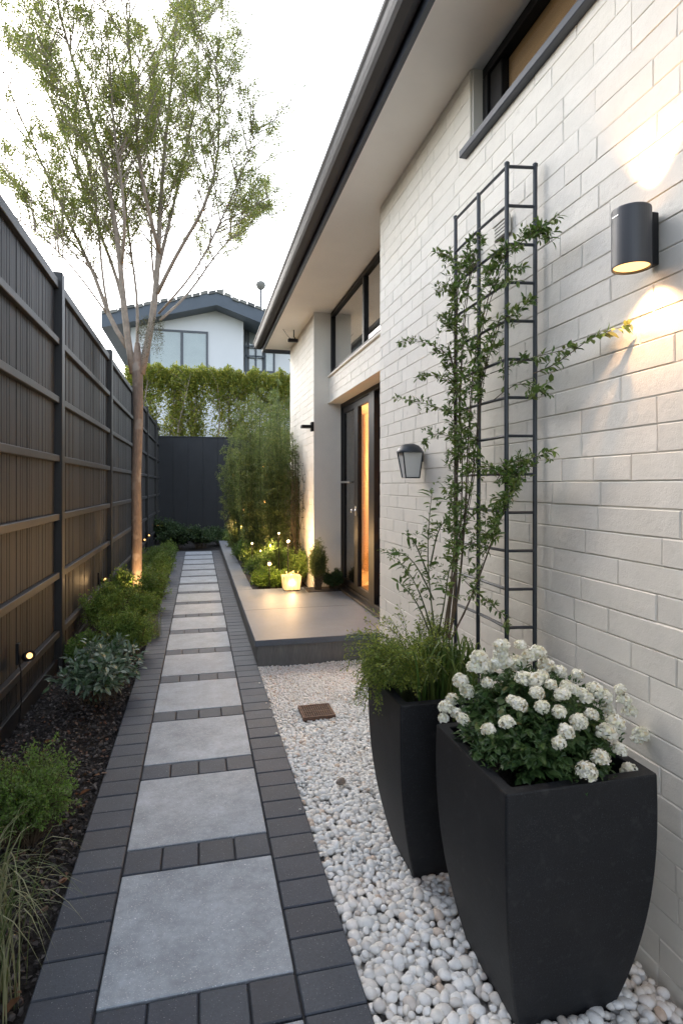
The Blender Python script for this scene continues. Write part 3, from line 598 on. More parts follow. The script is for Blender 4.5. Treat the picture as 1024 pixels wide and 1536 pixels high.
# roof: two pitched slabs with deep fascia
yF = yN - 0.9
def rp(px, py): X = nx(px, yF); return X, nz(px, py, yF)
A, Bp, C = rp(152, 470), rp(325, 437), rp(440, 484); th = (nz(325, 437, yF) - nz(325, 462, yF)); th2 = th * 0.80
ro = MB()
for (a, b_) in ((A, Bp), (Bp, C)):
    v = []
    for yy in (yF, yN + 9):
        v += [(a[0], yy, a[1] - th2), (b_[0], yy, b_[1] - th2), (b_[0], yy, b_[1]), (a[0], yy, a[1])]
    ro.raw(v, [(0, 1, 2, 3), (4, 7, 6, 5), (0, 4, 5, 1), (3, 2, 6, 7), (0, 3, 7, 4), (1, 5, 6, 2)])
roofN = rel(nb, ro, 'roof', M['greyfascia'])
tl = MB()
for (a, b_) in ((A, Bp), (Bp, C)):
    a = np.array(a); b2 = np.array(b_); ln = np.linalg.norm(b2 - a); k = int(ln / 0.33)
    for i in range(k + 1):
        for j in range(14):
            q = a + (b2 - a) * i / k; yy = yF - 0.05 + j * 0.32 + rng.normal(0, 0.02); s = (b2 - a) / ln; zz = q[1] + 0.035 + rng.uniform(0, 0.09)
            tl.raw([(q[0], yy, zz), (q[0] + 0.30 * s[0], yy, zz + 0.30 * s[1]), (q[0] + 0.30 * s[0], yy + 0.36, zz + 0.30 * s[1] + 0.03), (q[0], yy + 0.36, zz + 0.03),
                    (q[0], yy, zz - 0.13), (q[0] + 0.30 * s[0], yy, zz - 0.13 + 0.30 * s[1]), (q[0] + 0.30 * s[0], yy + 0.36, zz - 0.1 + 0.30 * s[1]), (q[0], yy + 0.36, zz - 0.1)],
                   [(0, 1, 2, 3), (4, 7, 6, 5), (0, 4, 5, 1), (1, 5, 6, 2), (2, 6, 7, 3), (3, 7, 4, 0)])
rel(roofN, tl, 'tiles', M['tile'])
def nwin(px0, px1, py0, py1, Y, mul, bm):
    X0, X1 = nx(px0, Y), nx(px1, Y); zb, zt = nz(px1, py1, Y), nz(px1, py0, Y); f = MB(); t_ = 0.09
    f.box(X0, X1, Y - 0.08, Y - 0.004, zt - t_, zt).box(X0, X1, Y - 0.08, Y - 0.004, zb, zb + t_).box(X0, X0 + t_, Y - 0.08, Y - 0.004, zb + t_, zt - t_).box(X1 - t_, X1, Y - 0.08, Y - 0.004, zb + t_, zt - t_)
    for m_ in mul: xm = X0 + (X1 - X0) * m_; f.box(xm - 0.06, xm + 0.06, Y - 0.082, Y - 0.004, zb + t_, zt - t_)
    wn = rel(nb, f, 'window', M['winframe'])
    rel(wn, MB().box(X0 + t_, X1 - t_, Y - 0.03, Y - 0.006, zb + t_, zt - t_), 'blind', bm)
    rel(wn, MB().box(X0 + t_, X1 - t_, Y - 0.06, Y - 0.05, zb + t_, zt - t_), 'pane', M['glasshouse'])
nwin(222, 312, 498, 562, yN, (0.56,), M['blind'])
nwin(366, 412, 484, 560, yN + 1.2, (0.12, 0.62), M['frost'])
ba = MB(); Yb = yN + 0.9
for z_ in (nz(380, 520, Yb), nz(380, 535, Yb)): ba.box(nx(366, Yb), nx(398, Yb), Yb, Yb + 0.05, z_, z_ + 0.07)
for px in (368, 383, 397): ba.box(nx(px, Yb), nx(px, Yb) + 0.06, Yb, Yb + 0.05, nz(380, 565, Yb), nz(380, 520, Yb))
rel(nb, ba, 'balcony_rail', M['greyfascia'])
ant = thing('roof_vent', (nx(391, 27.5), 27.5, nz(391, 468, 27.5)), 'round ball topped vent on a thin pole above the neighbouring roof', 'roof vent')
zz = nz(391, 431, 27.5) - nz(391, 468, 27.5)
MB().tube([(0, 0, -0.3), (0, 0, zz)], 0.045, 8).build('pole', M['winframe'], ant)
b = MB().lathe([(0.0, -0.2), (0.12, -0.18), (0.2, -0.08), (0.23, 0.02), (0.2, 0.12), (0.1, 0.19), (0, 0.2)], (0, 0, zz + 0.1), 14); b.build('cap', M['tile'], ant, smooth=False)

# ------------------------------------------------------------------ hedge beyond the back fence
for i in range(6):
    X = -1.75 + i * 1.0; o = thing('hedge_plant', (X, 20.4, -0.09), ['leftmost yellow green hedge tree above the back fence', 'clipped hedge tree second from the left above the back fence', 'hedge tree in front of the neighbour window corner', 'hedge tree below the blank white neighbour wall', 'hedge tree right of centre behind the tall slim bushes', 'rightmost hedge tree beside the house eave'][i], 'hedge', 'clipped hedge trees behind the back fence')
    tr = MB(); fo = MB()
    for s in range(4):
        a = np.array([rng.normal(0, 0.12), rng.normal(0, 0.1), 0]); b_ = np.array([rng.uniform(-0.5, 0.5), rng.normal(0, 0.2), rng.uniform(4.6, 5.3)])
        c = curve(a, b_, (rng.normal(0, .15), 0, 0), 8, 0.03); tr.tube(c, np.linspace(0.05, 0.018, 8), 6)
        for k in range(26):
            t = np.array([rng.uniform(0.55, 1)]); p0, _ = poly(c, t); e = p0[0] + np.array([rng.uniform(-0.55, 0.55), rng.uniform(-0.45, 0.45), rng.uniform(0.0, 0.7)]); e[2] = min(e[2], 5.50 + rng.normal(0, 0.06))
            cc = curve(p0[0], e, (0, 0, 0.06), 5); tr.tube(cc, np.linspace(0.008, 0.003, 5), 3, cap=False); twig_leaves(fo, cc, 46, 0.10, 0.052, 0.05, 1.0, 0.12)
    n = 4200; p = np.stack([rng.uniform(-0.58, 0.58, n), rng.uniform(-0.45, 0.45, n), 5.55 - np.abs(rng.normal(0, 0.52, n))], 1)
    p[:, 2] += 0.09 * np.sin(p[:, 0] * 5 + i) + 0.05 * np.sin(p[:, 0] * 17 + 2 * i) ; leaves(fo, p, rng.normal(0, 1, (n, 3)) + (0, 0, .5), 0.10, 0.055)
    fo.build('crown', L['hedge'], o); tr.build('trunk', M['limb'], o)

# ------------------------------------------------------------------ tree
tz = 7.75; tb = P(204, 905, tz); tb[2] = -0.05
tree = thing('tree', tb, 'slender multi stemmed tree with pale trunk and airy green crown beside the fence', 'tree')
fork = P(206, 548, tz) - tb
tk = MB(); c = np.array([(0, 0, 0), (0.0, 0, 0.25), (0.01, 0, 0.9), (0.0, 0.02, 1.7), (0.03, 0, 2.5), fork, fork + (0.0, 0, 0.30)])
tk.tube(c, [0.10, 0.074, 0.066, 0.062, 0.061, 0.070, 0.03], 14); tk.build('trunk', M['trunk'], tree, smooth=True)
lb = MB(); fo = MB()
def q(px, py, dz=0): return P(px, py, tz + dz) - tb
mains = [([(200, 560, 0), (186, 480, -.05), (182, 400, -.1), (172, 320, -.2), (150, 220, -.3), (120, 120, -.5), (85, 20, -.6), (70, -90, -.7)], 0.055),
         ([(212, 560, 0), (232, 470, .1), (238, 380, .15), (240, 300, .2), (250, 190, .3), (262, 80, .3), (270, -60, .4)], 0.060),
         ([(190, 520, 0), (160, 475, .1), (150, 425, .2), (120, 370, .3), (90, 300, .4), (50, 220, .5), (10, 130, .6), (-20, 40, .7)], 0.040),
         ([(236, 440, .1), (270, 370, -.1), (310, 310, -.3), (330, 230, -.4), (328, 150, -.5), (322, 80, -.6)], 0.034),
         ([(190, 480, 0), (178, 420, .4), (150, 350, .6), (120, 270, .8), (92, 190, .9), (60, 110, 1.0), (40, 10, 1.1)], 0.034),
         ([(240, 480, .1), (285, 440, .5), (330, 370, .8), (380, 330, 1.0), (405, 300, 1.1)], 0.022),
         ([(238, 470, .1), (300, 400, -.3), (345, 300, -.5), (372, 240, -.6), (385, 190, -.6)], 0.018),
         ([(240, 380, .15), (218, 300, -.3), (205, 220, -.5), (200, 130, -.6), (190, 30, -.7), (185, -80, -.8)], 0.034),
         ([(238, 400, .15), (262, 300, .5), (285, 200, .8), (298, 100, .9), (300, 0, 1.0)], 0.032),
         ([(182, 400, -.1), (190, 320, -.5), (170, 200, -.7), (165, 80, -.9), (150, -40, -1)], 0.028),
         ([(160, 470, .1), (110, 400, -.1), (60, 350, -.3), (15, 320, -.4), (-30, 300, -.5)], 0.016),
         ([(205, 540, 0), (208, 450, .3), (196, 380, .5), (188, 300, .7), (176, 200, .8), (170, 100, .9)], 0.026),
         ([(148, 418, .2), (115, 365, .35), (70, 330, .5), (30, 280, .6), (-10, 230, .7)], 0.014),
         ([(165, 478, .1), (153, 420, .1), (148, 330, -.1), (130, 230, -.3), (100, 150, -.5), (60, 60, -.6)], 0.022),
         ([(235, 450, .1), (226, 380, .4), (228, 280, .6), (236, 180, .8), (225, 60, .9)], 0.020)]
def smoothpl(pts, n=14):
    pts = np.array(pts); t = np.linspace(0, 1, n); p, _ = poly(pts, t)
    for _ in range(2): p[1:-1] = (p[:-2] + 2 * p[1:-1] + p[2:]) / 4
    return p
def dens(pt):       # the crown is thick aloft and thin low down
    h_ = pt[2]; return 0.7 if h_ < 4.2 else (1.1 if h_ < 5.0 else 1.75)
for pts, r0 in mains:
    c = smoothpl([q(*a) for a in pts]); lb.tube(c, np.linspace(r0 * .85, max(0.004, r0 * 0.12), len(c)), 7)
    Ln = np.linalg.norm(np.diff(c, axis=0), axis=1).sum(); ns = int(Ln * 13)
    for k in range(ns):
        t = np.array([rng.uniform(0.30, 1.0)]); p0, d0 = poly(c, t); p0 = p0[0]; d0 = d0[0]
        r = norm(rng.normal(0, 1, 3)); r = norm(r - r.dot(d0) * d0)
        ln = rng.uniform(0.3, 1.05) * (1.15 - 0.45 * t[0]); e = p0 + (d0 * 0.75 + r * 0.65 + np.array([0, 0, 0.2])) * ln
        cc = curve(p0, e, r * 0.05, 6, 0.012); lb.tube(cc, np.linspace(0.008, 0.003, 6), 4, cap=False)
        dn = dens(e)
        for s in range(7 if dn > .5 else 3):
            t2 = np.array([rng.uniform(0.3, 1)]); p1, d1 = poly(cc, t2); e2 = p1[0] + norm(d1[0] + rng.normal(0, 0.8, 3)) * rng.uniform(0.12, 0.36)
            c2 = curve(p1[0], e2, (0, 0, -0.015), 4); lb.tube(c2, np.linspace(0.0035, 0.0018, 4), 3, cap=False)
            twig_leaves(fo, c2, int(26 * dn * rng.uniform(0.3, 1.6)), 0.031, 0.0125, 0.1, 0.9, 0.05)
lb.build('limb', M['limb'], tree, smooth=True); fo.build('crown', L['tree'], tree)
# hanging fringe of climber in the fork
hg = MB()
for k in range(70):
    a = q(rng.uniform(206, 245), rng.uniform(468, 500), rng.uniform(-.15, .15)); b_ = a - np.array([0, 0, rng.uniform(0.1, 0.5)]); cc = curve(a, b_, (rng.normal(0, .01), 0, 0), 4); lb2 = twig_leaves(hg, cc, 22, 0.022, 0.010, 0, 1.0, 0.012)
hg.build('hanging_foliage', L['brown'], tree)

# ------------------------------------------------------------------ left bed shrubs
G1 = 'green shrubs along the left bed'
shrub('shrub', 'rounded fine leaved green shrub nearest the camera on the left', (-0.76, 2.92, -0.03), 0.29, 0.46, 520, 36, 0.017, 0.0078, L['fine'], group=G1, lobes=7, dome=0.8)
shrub('shrub', 'part hidden fine leaved shrub at the left edge behind the nearest one', (-1.02, 3.1, -0.03), 0.20, 0.36, 180, 34, 0.017, 0.0075, L['fine'], group=G1)
gt = thing('grass_tuft', (-0.69, 1.98, -0.03), 'arching pale green ornamental grass at the lower left corner', 'grass')
mb = MB(); blades(mb, (0, 0, 0), 430, 0.46, 0.72, 0.0030, 0.06, 0.62, 9); mb.build('blade', L['grass'], gt)
shrub('broadleaf_shrub', 'silvery green broad leaved shrub on the mulch beside the fence', (-0.72, 4.62, -0.03), 0.38, 0.47, 150, 16, 0.062, 0.032, L['grey'], group=None, tmpl=T_B, lobes=6, dome=0.85)
for args in [('dense round green shrub directly behind the silvery broad leaved one', -0.62, 5.75, 0.27, 0.46, 'shrub'), ('small shrub close to the fence behind the silvery broad leaved one', -1.0, 5.6, 0.16, 0.30, 'fine'),
             ('green shrub against the fence in front of the tree trunk', -0.93, 6.55, 0.26, 0.60, 'shrub'), ('shrub at the paver edge just before the tree trunk', -0.60, 6.75, 0.25, 0.46, 'shrub'),
             ('leafy shrub filling the bed beside the tree trunk', -0.62, 7.75, 0.27, 0.55, 'fine'), ('tall loose shrub behind the second fence post', -1.0, 8.1, 0.2, 0.62, 'fine'),
             ('shrub first behind the tree trunk at the path edge', -0.66, 8.9, 0.29, 0.55, 'shrub'), ('shrub second behind the tree trunk at the path edge', -0.68, 10.1, 0.29, 0.52, 'shrub'),
             ('shrub third behind the tree trunk at the path edge', -0.72, 11.4, 0.30, 0.5, 'fine'), ('farthest green shrub of the left bed before the dark rear shrubs', -0.75, 12.9, 0.32, 0.45, 'shrub')]:
    lab, X, Y, R, H, k = args; n = int(340 if Y < 7 else 260)
    shrub('shrub', lab, (X, Y, -0.03), R * 1.08, H, n, 32, 0.028, 0.013, L[k], group=G1, lobes=7)
t_ = thing('pale_grass', (-0.44, 6.35, -0.0), 'wispy pale grass clump leaning over the left pavers', 'grass'); mb = MB(); blades(mb, (-0.02, 0, -0.01), 170, 0.24, 0.4, 0.0018, 0.035, 0.6, 6); mb.build('blade', L['paledry'], t_)
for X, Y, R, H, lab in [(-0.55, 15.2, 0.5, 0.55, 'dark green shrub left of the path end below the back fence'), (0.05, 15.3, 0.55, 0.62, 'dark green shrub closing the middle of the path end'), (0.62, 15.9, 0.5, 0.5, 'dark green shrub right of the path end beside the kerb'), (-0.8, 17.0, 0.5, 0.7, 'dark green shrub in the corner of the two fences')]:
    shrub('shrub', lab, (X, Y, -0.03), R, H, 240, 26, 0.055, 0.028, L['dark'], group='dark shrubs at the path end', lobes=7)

# ------------------------------------------------------------------ raised bed planting on the right
def slim(label, X, Y, H, R, nc, lm, nl=360, LL=0.046, WW=0.013, name='slim_bush', z0=0.15, bare=0.15, lean=0.15, stem='gstem', group='tall slim leaved bushes in the raised bed'):
    o = thing(name, (X, Y, z0), label, 'bush', group); f = MB(); st = MB()
    for k in range(nc):
        a = rng.uniform(0, 6.28); r0 = R * 0.45 * math.sqrt(rng.uniform()); r1 = R * math.sqrt(rng.uniform(0.05, 1)); a2 = a + rng.normal(0, 0.5)
        h_ = H * rng.uniform(0.62, 1.03) * (1 - 0.25 * (r1 / R) ** 2)
        c = curve(np.array([r0 * math.cos(a), r0 * math.sin(a), 0]), np.array([r1 * math.cos(a2), r1 * math.sin(a2), h_]), (r1 * 0.25 * math.cos(a2), r1 * 0.25 * math.sin(a2), 0), 8, 0.015)
        st.tube(c, np.linspace(0.006, 0.002, 8), 4, cap=False)
        for s in range(14):
            t = np.array([rng.uniform(bare, 1)]); p0, d0 = poly(c, t); aa = rng.uniform(0, 6.28); ln = rng.uniform(0.06, 0.2)
            e = p0[0] + np.array([math.cos(aa) * ln * 0.7, math.sin(aa) * ln * 0.7, ln * rng.uniform(-0.1, 0.8)])
            twig_leaves(f, curve(p0[0], e, (0, 0, 0.02), 3), nl // 14, LL, WW, 0.0, 0.8, 0.03, T_D, 0.25)
    f.build('foliage', lm, o); st.build('stem', M[stem], o)
slim('tallest slim leaved bush in the middle of the raised bed', 1.05, 9.6, 3.05, 0.46, 75, L['bamboo'])
slim('slim leaved bush at the left end beside the back fence', 0.88, 11.4, 3.1, 0.46, 66, L['bamboo'])
slim('slim leaved bush directly in front of the house corner', 1.25, 8.9, 2.5, 0.3, 55, L['bamboo'])
slim('high leafy bush rising behind the others towards the neighbour', 1.45, 12.2, 3.7, 0.5, 56, L['bamboo'], LL=0.055, WW=0.016)
slim('airy bush topping the raised bed under the eave end', 1.95, 13.4, 4.6, 0.38, 22, L['bamboo'], LL=0.05)
slim('thin browning climber against the wing wall', 1.36, 8.35, 2.35, 0.10, 9, L['brown'], nl=260, LL=0.028, WW=0.012, name='thin_climber', stem='twig', group=None, bare=0.05)
shrub('rosemary_bush', 'upright needle leaved bush beside the door jamb', (1.50, 7.43, 0.228), 0.17, 0.66, 300, 36, 0.036, 0.0055, L['bamboo'], cat='bush', lobes=5, low=0.3)
G2 = 'low shrubs in the raised bed'
for X, Y, R, H, k, lab in [(1.70, 7.43, 0.12, 0.22, 'dark', 'dark rounded shrub between the glowing lantern and the door'), (1.12, 8.9, 0.26, 0.62, 'fine', 'taller green shrub in the middle of the bed behind the stake lights'), (1.36, 8.2, 0.18, 0.5, 'shrub', 'leafy shrub against the wing wall behind the lantern'), (0.86, 7.92, 0.17, 0.26, 'bright', 'bright lime low shrub lit at the patio edge'),
                           (1.05, 7.9, 0.14, 0.22, 'bright', 'small bright green shrub beside the glowing lantern'), (0.86, 8.5, 0.25, 0.42, 'fine', 'green shrub hugging the kerb just behind the lime one'),
                           (1.15, 8.45, 0.24, 0.5, 'fine', 'green shrub behind the lantern'), (0.88, 9.4, 0.27, 0.5, 'shrub', 'green shrub spilling on the kerb under the tallest slim bush'),
                           (0.86, 10.5, 0.28, 0.48, 'fine', 'green shrub along the kerb two thirds of the way back'), (0.85, 11.8, 0.3, 0.5, 'shrub', 'green shrub along the kerb near its far end'), (0.85, 13.3, 0.32, 0.5, 'shrub', 'last green shrub at the far end of the kerb')]:
    shrub('shrub', lab, (X, Y, 0.15 if Y > 7.66 else 0.228), R * 1.12, H * 1.2, 330, 30, 0.028 if k != 'dark' else 0.03, 0.013, L[k], group=G2, lobes=6)

# ------------------------------------------------------------------ lamps
WARM = (1.0, 0.62, 0.28)
def fence_light(Y, z, lab, e=6):
    o = thing('fence_spotlight', (FX + 0.05, Y, z), lab, 'spotlight', 'small spotlights fixed low on the fence')
    MB().cbox(-0.015, 0.005, -0.025, 0.025, -0.05, 0.09, 0.003).build('bracket', M['black'], o)
    MB().tube([(0.0, 0, -0.02), (0.012, 0, -0.1), (0.014, 0, -0.30), (0.0, 0, -0.45)], 0.004, 6).build('cable', M['black'], o)
    h = MB().lathe([(0, -0.05), (0.026, -0.05), (0.032, -0.04), (0.034, 0.04), (0.030, 0.042), (0.028, 0.028), (0, 0.028)], sides=20, axis='y')
    hd = h.build('head', M['black'], o, smooth=False); hd.location = (0.055, 0, 0.0); hd.rotation_euler = (math.radians(18), 0, math.radians(-150))
    ln = MB().lathe([(0, 0.031), (0.013, 0.032), (0.019, 0.030)], sides=20, axis='y').build('lens', M['glow'], hd)
    lamp('lamp_light', 'SPOT', (0, 0.05, 0), e * 0.3, WARM, hd, 0.004, (math.radians(90), 0, 0), 120, 0.9)
for Y, lab in [(4.22, 'nearest fence spotlight above the silvery shrub'), (7.4, 'fence spotlight just before the second post'), (12.6, 'first of the three far fence spotlights'), (13.7, 'middle one of the three far fence spotlights'), (17.0, 'farthest fence spotlight near the fence corner')]: fence_light(Y, 0.45, lab, 5 if Y < 9 else 3)
def stake(px, py, X, lab, e=4, r=0.022, base=0.15, name='stake_light'):
    p = PX(px, py, X); o = thing(name, (p[0], p[1], base), lab, 'garden light', 'warm stake lights in the planting'); h_ = p[2] - base
    MB().tube([(0, 0, 0), (0, 0, h_ - 0.03)], 0.006, 8).build('stake', M['black'], o)
    MB().lathe([(0, h_ + r * 1.6), (r * 1.1, h_ + r * 1.25), (r * 1.15, h_ + r * 1.1), (0, h_ + r * 1.1)], sides=16).build('cap', M['black'], o)
    MB().lathe([(0, h_ - r), (r * .7, h_ - r * .7), (r, h_), (r * .8, h_ + r * .6), (0, h_ + r)], sides=16).build('bulb', M['bulb'], o, smooth=True)
    lamp('lamp_light', 'POINT', (0, -r - 0.012, h_), e * 1.0, WARM, o, 0.005)
stake(404, 846, 0.90, 'stake light glowing low above the lime shrub', 2.5, 0.026); stake(362, 791, 0.80, 'stake light glowing near the kerb far along the bed', 5, 0.03)
stake(432, 812, 1.16, 'stake light glowing behind the lantern', 5, 0.022); stake(405, 819, 1.0, 'small stake light left of the lantern higher up', 2, 0.014); stake(391, 826, 0.92, 'smallest stake light between the kerb shrubs', 1.5, 0.010)
stake(418, 800, 1.08, 'small stake light highest left of the rosemary bush', 2, 0.012); stake(378, 815, 0.80, 'small stake light at the kerb between the two larger kerb lights', 2, 0.012)
for i, (px, py, X, lab) in enumerate([(350, 712, .72, 'uppermost amber fairy light at the left edge of the slim bushes'), (371, 742, .86, 'amber fairy light low in the middle of the slim bushes'), (397, 753, 1.0, 'rightmost and lowest amber fairy light in the slim bushes'), (365, 765, .74, 'amber fairy light just above the far kerb stake light'), (395, 700, 1.05, 'upper right amber fairy light in the tallest slim bush')]):
    p = PX(px, py, X); MB().lathe([(0, -0.014), (0.010, -0.008), (0.014, 0), (0.009, 0.01), (0, 0.018)], sides=10).build('fairy_light', M['fairy'], smooth=True, label=lab, category='fairy light', group='fairy lights in the slim bushes').location = p
# trunk uplight
o = thing('tree_uplight', (tb[0] + 0.10, tb[1] - 0.24, 0.0), 'small warm uplight at the foot of the tree trunk', 'spotlight')
h = MB().lathe([(0, -0.02), (0.03, -0.02), (0.035, 0), (0.035, 0.09), (0.03, 0.09), (0.028, 0.07), (0, 0.07)], sides=16); h.build('body', M['black'], o)
MB().lathe([(0, 0.074), (0.027, 0.073)], sides=16).build('lens', M['glow'], o); MB().tube([(0, 0, -0.05), (0, 0, -0.01)], 0.006, 6).build('stake', M['black'], o)
lamp('lamp_light', 'SPOT', (0, 0, 0.10), 16, (1.0, 0.6, 0.27), o, 0.005, (math.radians(168), 0, math.radians(-20)), 100, 0.8).rotation_euler = Vector((0.05, -0.16, -0.55)).to_track_quat('Z', 'Y').to_euler()
# glowing lantern
lp = PX(454, 880, 1.17); lo = thing('lantern', (1.16, 7.52, 0.221), 'glowing square glass lantern standing on the patio edge', 'lantern')
lm = MB(); n = 7
v = []
for z_, hw in ((0.012, 0.098), (0.10, 0.106), (0.185, 0.116)):
    for a in range(32):
        t = a / 32 * 4; s = int(t); f = t - s; cx = [(-1, -1), (1, -1), (1, 1), (-1, 1)]; A_ = cx[s]; B_ = cx[(s + 1) % 4]
        rip = 1 + 0.03 * math.sin(a * math.pi / 2); v.append(((A_[0] + (B_[0] - A_[0]) * f) * hw * rip, (A_[1] + (B_[1] - A_[1]) * f) * hw * rip, z_))
lm.raw(v, [(r * 32 + a, r * 32 + (a + 1) % 32, (r + 1) * 32 + (a + 1) % 32, (r + 1) * 32 + a) for r in range(2) for a in range(32)]); lm.build('glass', M['lantern'], lo)
MB().cbox(-0.1, 0.1, -0.1, 0.1, 0, 0.012, 0.002).build('base', M['black'], lo)
b = MB()
for k in range(26): a = rng.normal(0, 0.045, 2); b.lathe([(0, -0.008), (0.007, 0), (0, 0.008)], (a[0], a[1], 0.19 + abs(rng.normal(0, 0.03))), 6)
b.build('bulb', M['fairy'], lo); lamp('lamp_light', 'POINT', (0, -0.03, 0.30), 2.2, WARM, lo, 0.006); lamp('lamp_light', 'POINT', (0, -0.135, 0.1), 0.7, WARM, lo, 0.006)
# cylinder sconce
sx, sy, sz = 1.357, 1.62, 2.365
sc = thing('wall_sconce', (sx, sy, sz), 'dark cylindrical up and down wall light on the brick wall', 'wall light')
MB().lathe([(0.056, -0.092), (0.059, -0.094), (0.060, -0.090), (0.060, 0.090), (0.059, 0.094), (0.056, 0.092), (0.055, -0.092)], sides=48).build('shade', M['sconce'], sc, smooth=False)
MB().cbox(0.056, 0.082, -0.028, 0.028, -0.085, 0.085, 0.003).build('back_plate', M['black'], sc)
MB().box(-0.0612, -0.0602, -0.014, 0.014, 0.0665, 0.068).build('badge', M['steel'], sc)
for sgn in (-1, 1): MB().lathe([(0, sgn * 0.086), (0.0545, sgn * 0.086)], sides=32).build('diffuser', M['glow'], sc)
lamp('lamp_light', 'SPOT', (0.0, 0, -0.098), 3.1, (1.0, 0.60, 0.30), sc, 0.006, (0, math.radians(-12), 0), 104, 0.75)
lamp('lamp_light', 'SPOT', (0.0, 0, 0.098), 3.2, (1.0, 0.60, 0.30), sc, 0.006, (0, math.radians(192), 0), 74, 0.6)
# coach lantern on the wall
q_ = PX(614, 688, 1.35); cl = thing('wall_lantern', (1.352, q_[1], q_[2]), 'half domed lantern with frosted panes on the brick wall beside the trellis', 'wall light')
d_ = MB(); d_.lathe([(0.088, 0.040), (0.088, 0.046), (0.078, 0.066), (0.058, 0.086), (0.03, 0.097), (0, 0.10)], sides=28); d_.lathe([(0.088, 0.04), (0, 0.04)], sides=28); d_.build('dome', M['trellis'], cl, smooth=True)
fr = MB()
top = [(-.066, -.055), (.07, -.055), (.07, .055), (-.066, .055)]; bot = [(-.04, -.034), (.055, -.034), (.055, .034), (-.04, .034)]
for (a, b_), (c_, e_) in zip(top, bot): fr.tube([(a, b_, 0.04), (c_, e_, -0.125)], 0.0045, 6)
for i in range(4): fr.tube([(*bot[i], -0.125), (*bot[(i + 1) % 4], -0.125)], 0.0045, 6)
fr.box(0.06, 0.087, -0.02, 0.02, -0.02, 0.05); fr.build('frame', M['trellis'], cl)
gl = MB(); s_ = 0.96; gl.raw([(a * s_, b_ * s_, 0.039) for a, b_ in top] + [(a * s_, b_ * s_, -0.123) for a, b_ in bot], [(0, 1, 5, 4), (1, 2, 6, 5), (2, 3, 7, 6), (3, 0, 4, 7), (4, 5, 6, 7)]); gl.build('pane', M['frost'], cl)
# small lamp on the wing wall
q_ = PX(466, 640, 1.44); wl2 = thing('small_wall_light', (1.44, q_[1], q_[2]), 'small dark wall light on the wing wall above the climber', 'wall light')
MB().cbox(0, 0.033, -0.05, 0.05, -0.06, 0.06, 0.004).build('back_plate', M['black'], wl2); MB().cbox(-0.13, 0, -0.06, 0.06, -0.02, 0.02, 0.005).build('head', M['black'], wl2)
# security camera under the soffit
q_ = PX(457, 472, 1.36); cam_t = thing('security_camera', (1.36, 8.55, SZ - 0.002), 'small dark security camera hanging on a bracket under the soffit', 'camera')
MB().tube([(0, 0, 0), (0, 0, -0.10), (0.02, 0, -0.13)], 0.008, 8).build('bracket', M['black'], cam_t)
MB().cbox(-0.09, 0.06, -0.028, 0.028, -0.18, -0.13, 0.01).build('body', M['black'], cam_t)
MB().tube(curve(np.array([-0.16, 0, 0.0]), np.array([-0.02, 0, -0.13]), (0.02, 0, -0.05), 8), 0.003, 5).build('cable', M['black'], cam_t)
# drain cover
dg = thing('drain_cover', (0.795, 4.005, 0.0), 'rusty brown slatted drain cover set in the white gravel', 'drain cover')
g = MB(); hw = 0.112; g.box(-hw, hw, -hw, -hw + .012, -0.02, 0.006).box(-hw, hw, hw - .012, hw, -0.02, 0.006).box(-hw, -hw + .012, -hw + .012, hw - .012, -0.02, 0.006).box(hw - .012, hw, -hw + .012, hw - .012, -0.02, 0.006)
g.build('rim', M['rust'], dg); g = MB(); 
for k in range(13): x = -hw + 0.016 + k * 0.0155; g.cbox(x, x + 0.0085, -hw + 0.013, hw - 0.013, -0.012, 0.004, 0.001)
g.box(-hw + .013, hw - .013, -0.006, 0.006, -0.014, 0.001); g.build('slat', M['rust'], dg); MB().box(-hw, hw, -hw, hw, -0.05, -0.03).build('pit', M['soil'], dg)

# ------------------------------------------------------------------ trellis
tx0, tx1 = 1.294, 1.418; ty = [2.296, 2.56, 2.817]; zt = 2.95; dzr = 0.166
tt = thing('trellis', (tx0, 2.55, 0), 'dark iron grid trellis standing against the brick wall behind the planter', 'trellis')
for X, Y in [(tx0, ty[0]), (tx0, ty[1]), (tx0, ty[2]), (tx1, ty[0] - 0.02)]:
    p = MB().tube([(X, Y, -0.04), (X + rng.normal(0, .002), Y, 1.0), (X + rng.normal(0, .003), Y + rng.normal(0, .003), 2.0), (X, Y, zt + 0.012)], 0.0098, 8)
    if Y != ty[1]: p.lathe([(0.0115, zt + 0.006), (0.0115, zt + 0.016), (0.006, zt + 0.021), (0, zt + 0.022)], (X, Y, 0), 10)
    rel(tt, p, 'post', M['trellis'], smooth=False)
rg = MB()
for k in range(13):
    z_ = zt - k * dzr - (0.004 if k else 0)
    bow = lambda a, b_, s: curve(np.array(a), np.array(b_), (0, 0, s), 5)
    for a, b_ in ((ty[0], ty[2]),):
        rg = MB().tube(bow((tx0, a, z_), (tx0, b_, z_), rng.normal(0, .003)), 0.0070, 6)
    rg.tube([(tx0, ty[0], z_), (tx1, ty[0] - 0.02, z_)], 0.0070, 6); rg
    rel(tt, rg, 'rung', M['trellis'])

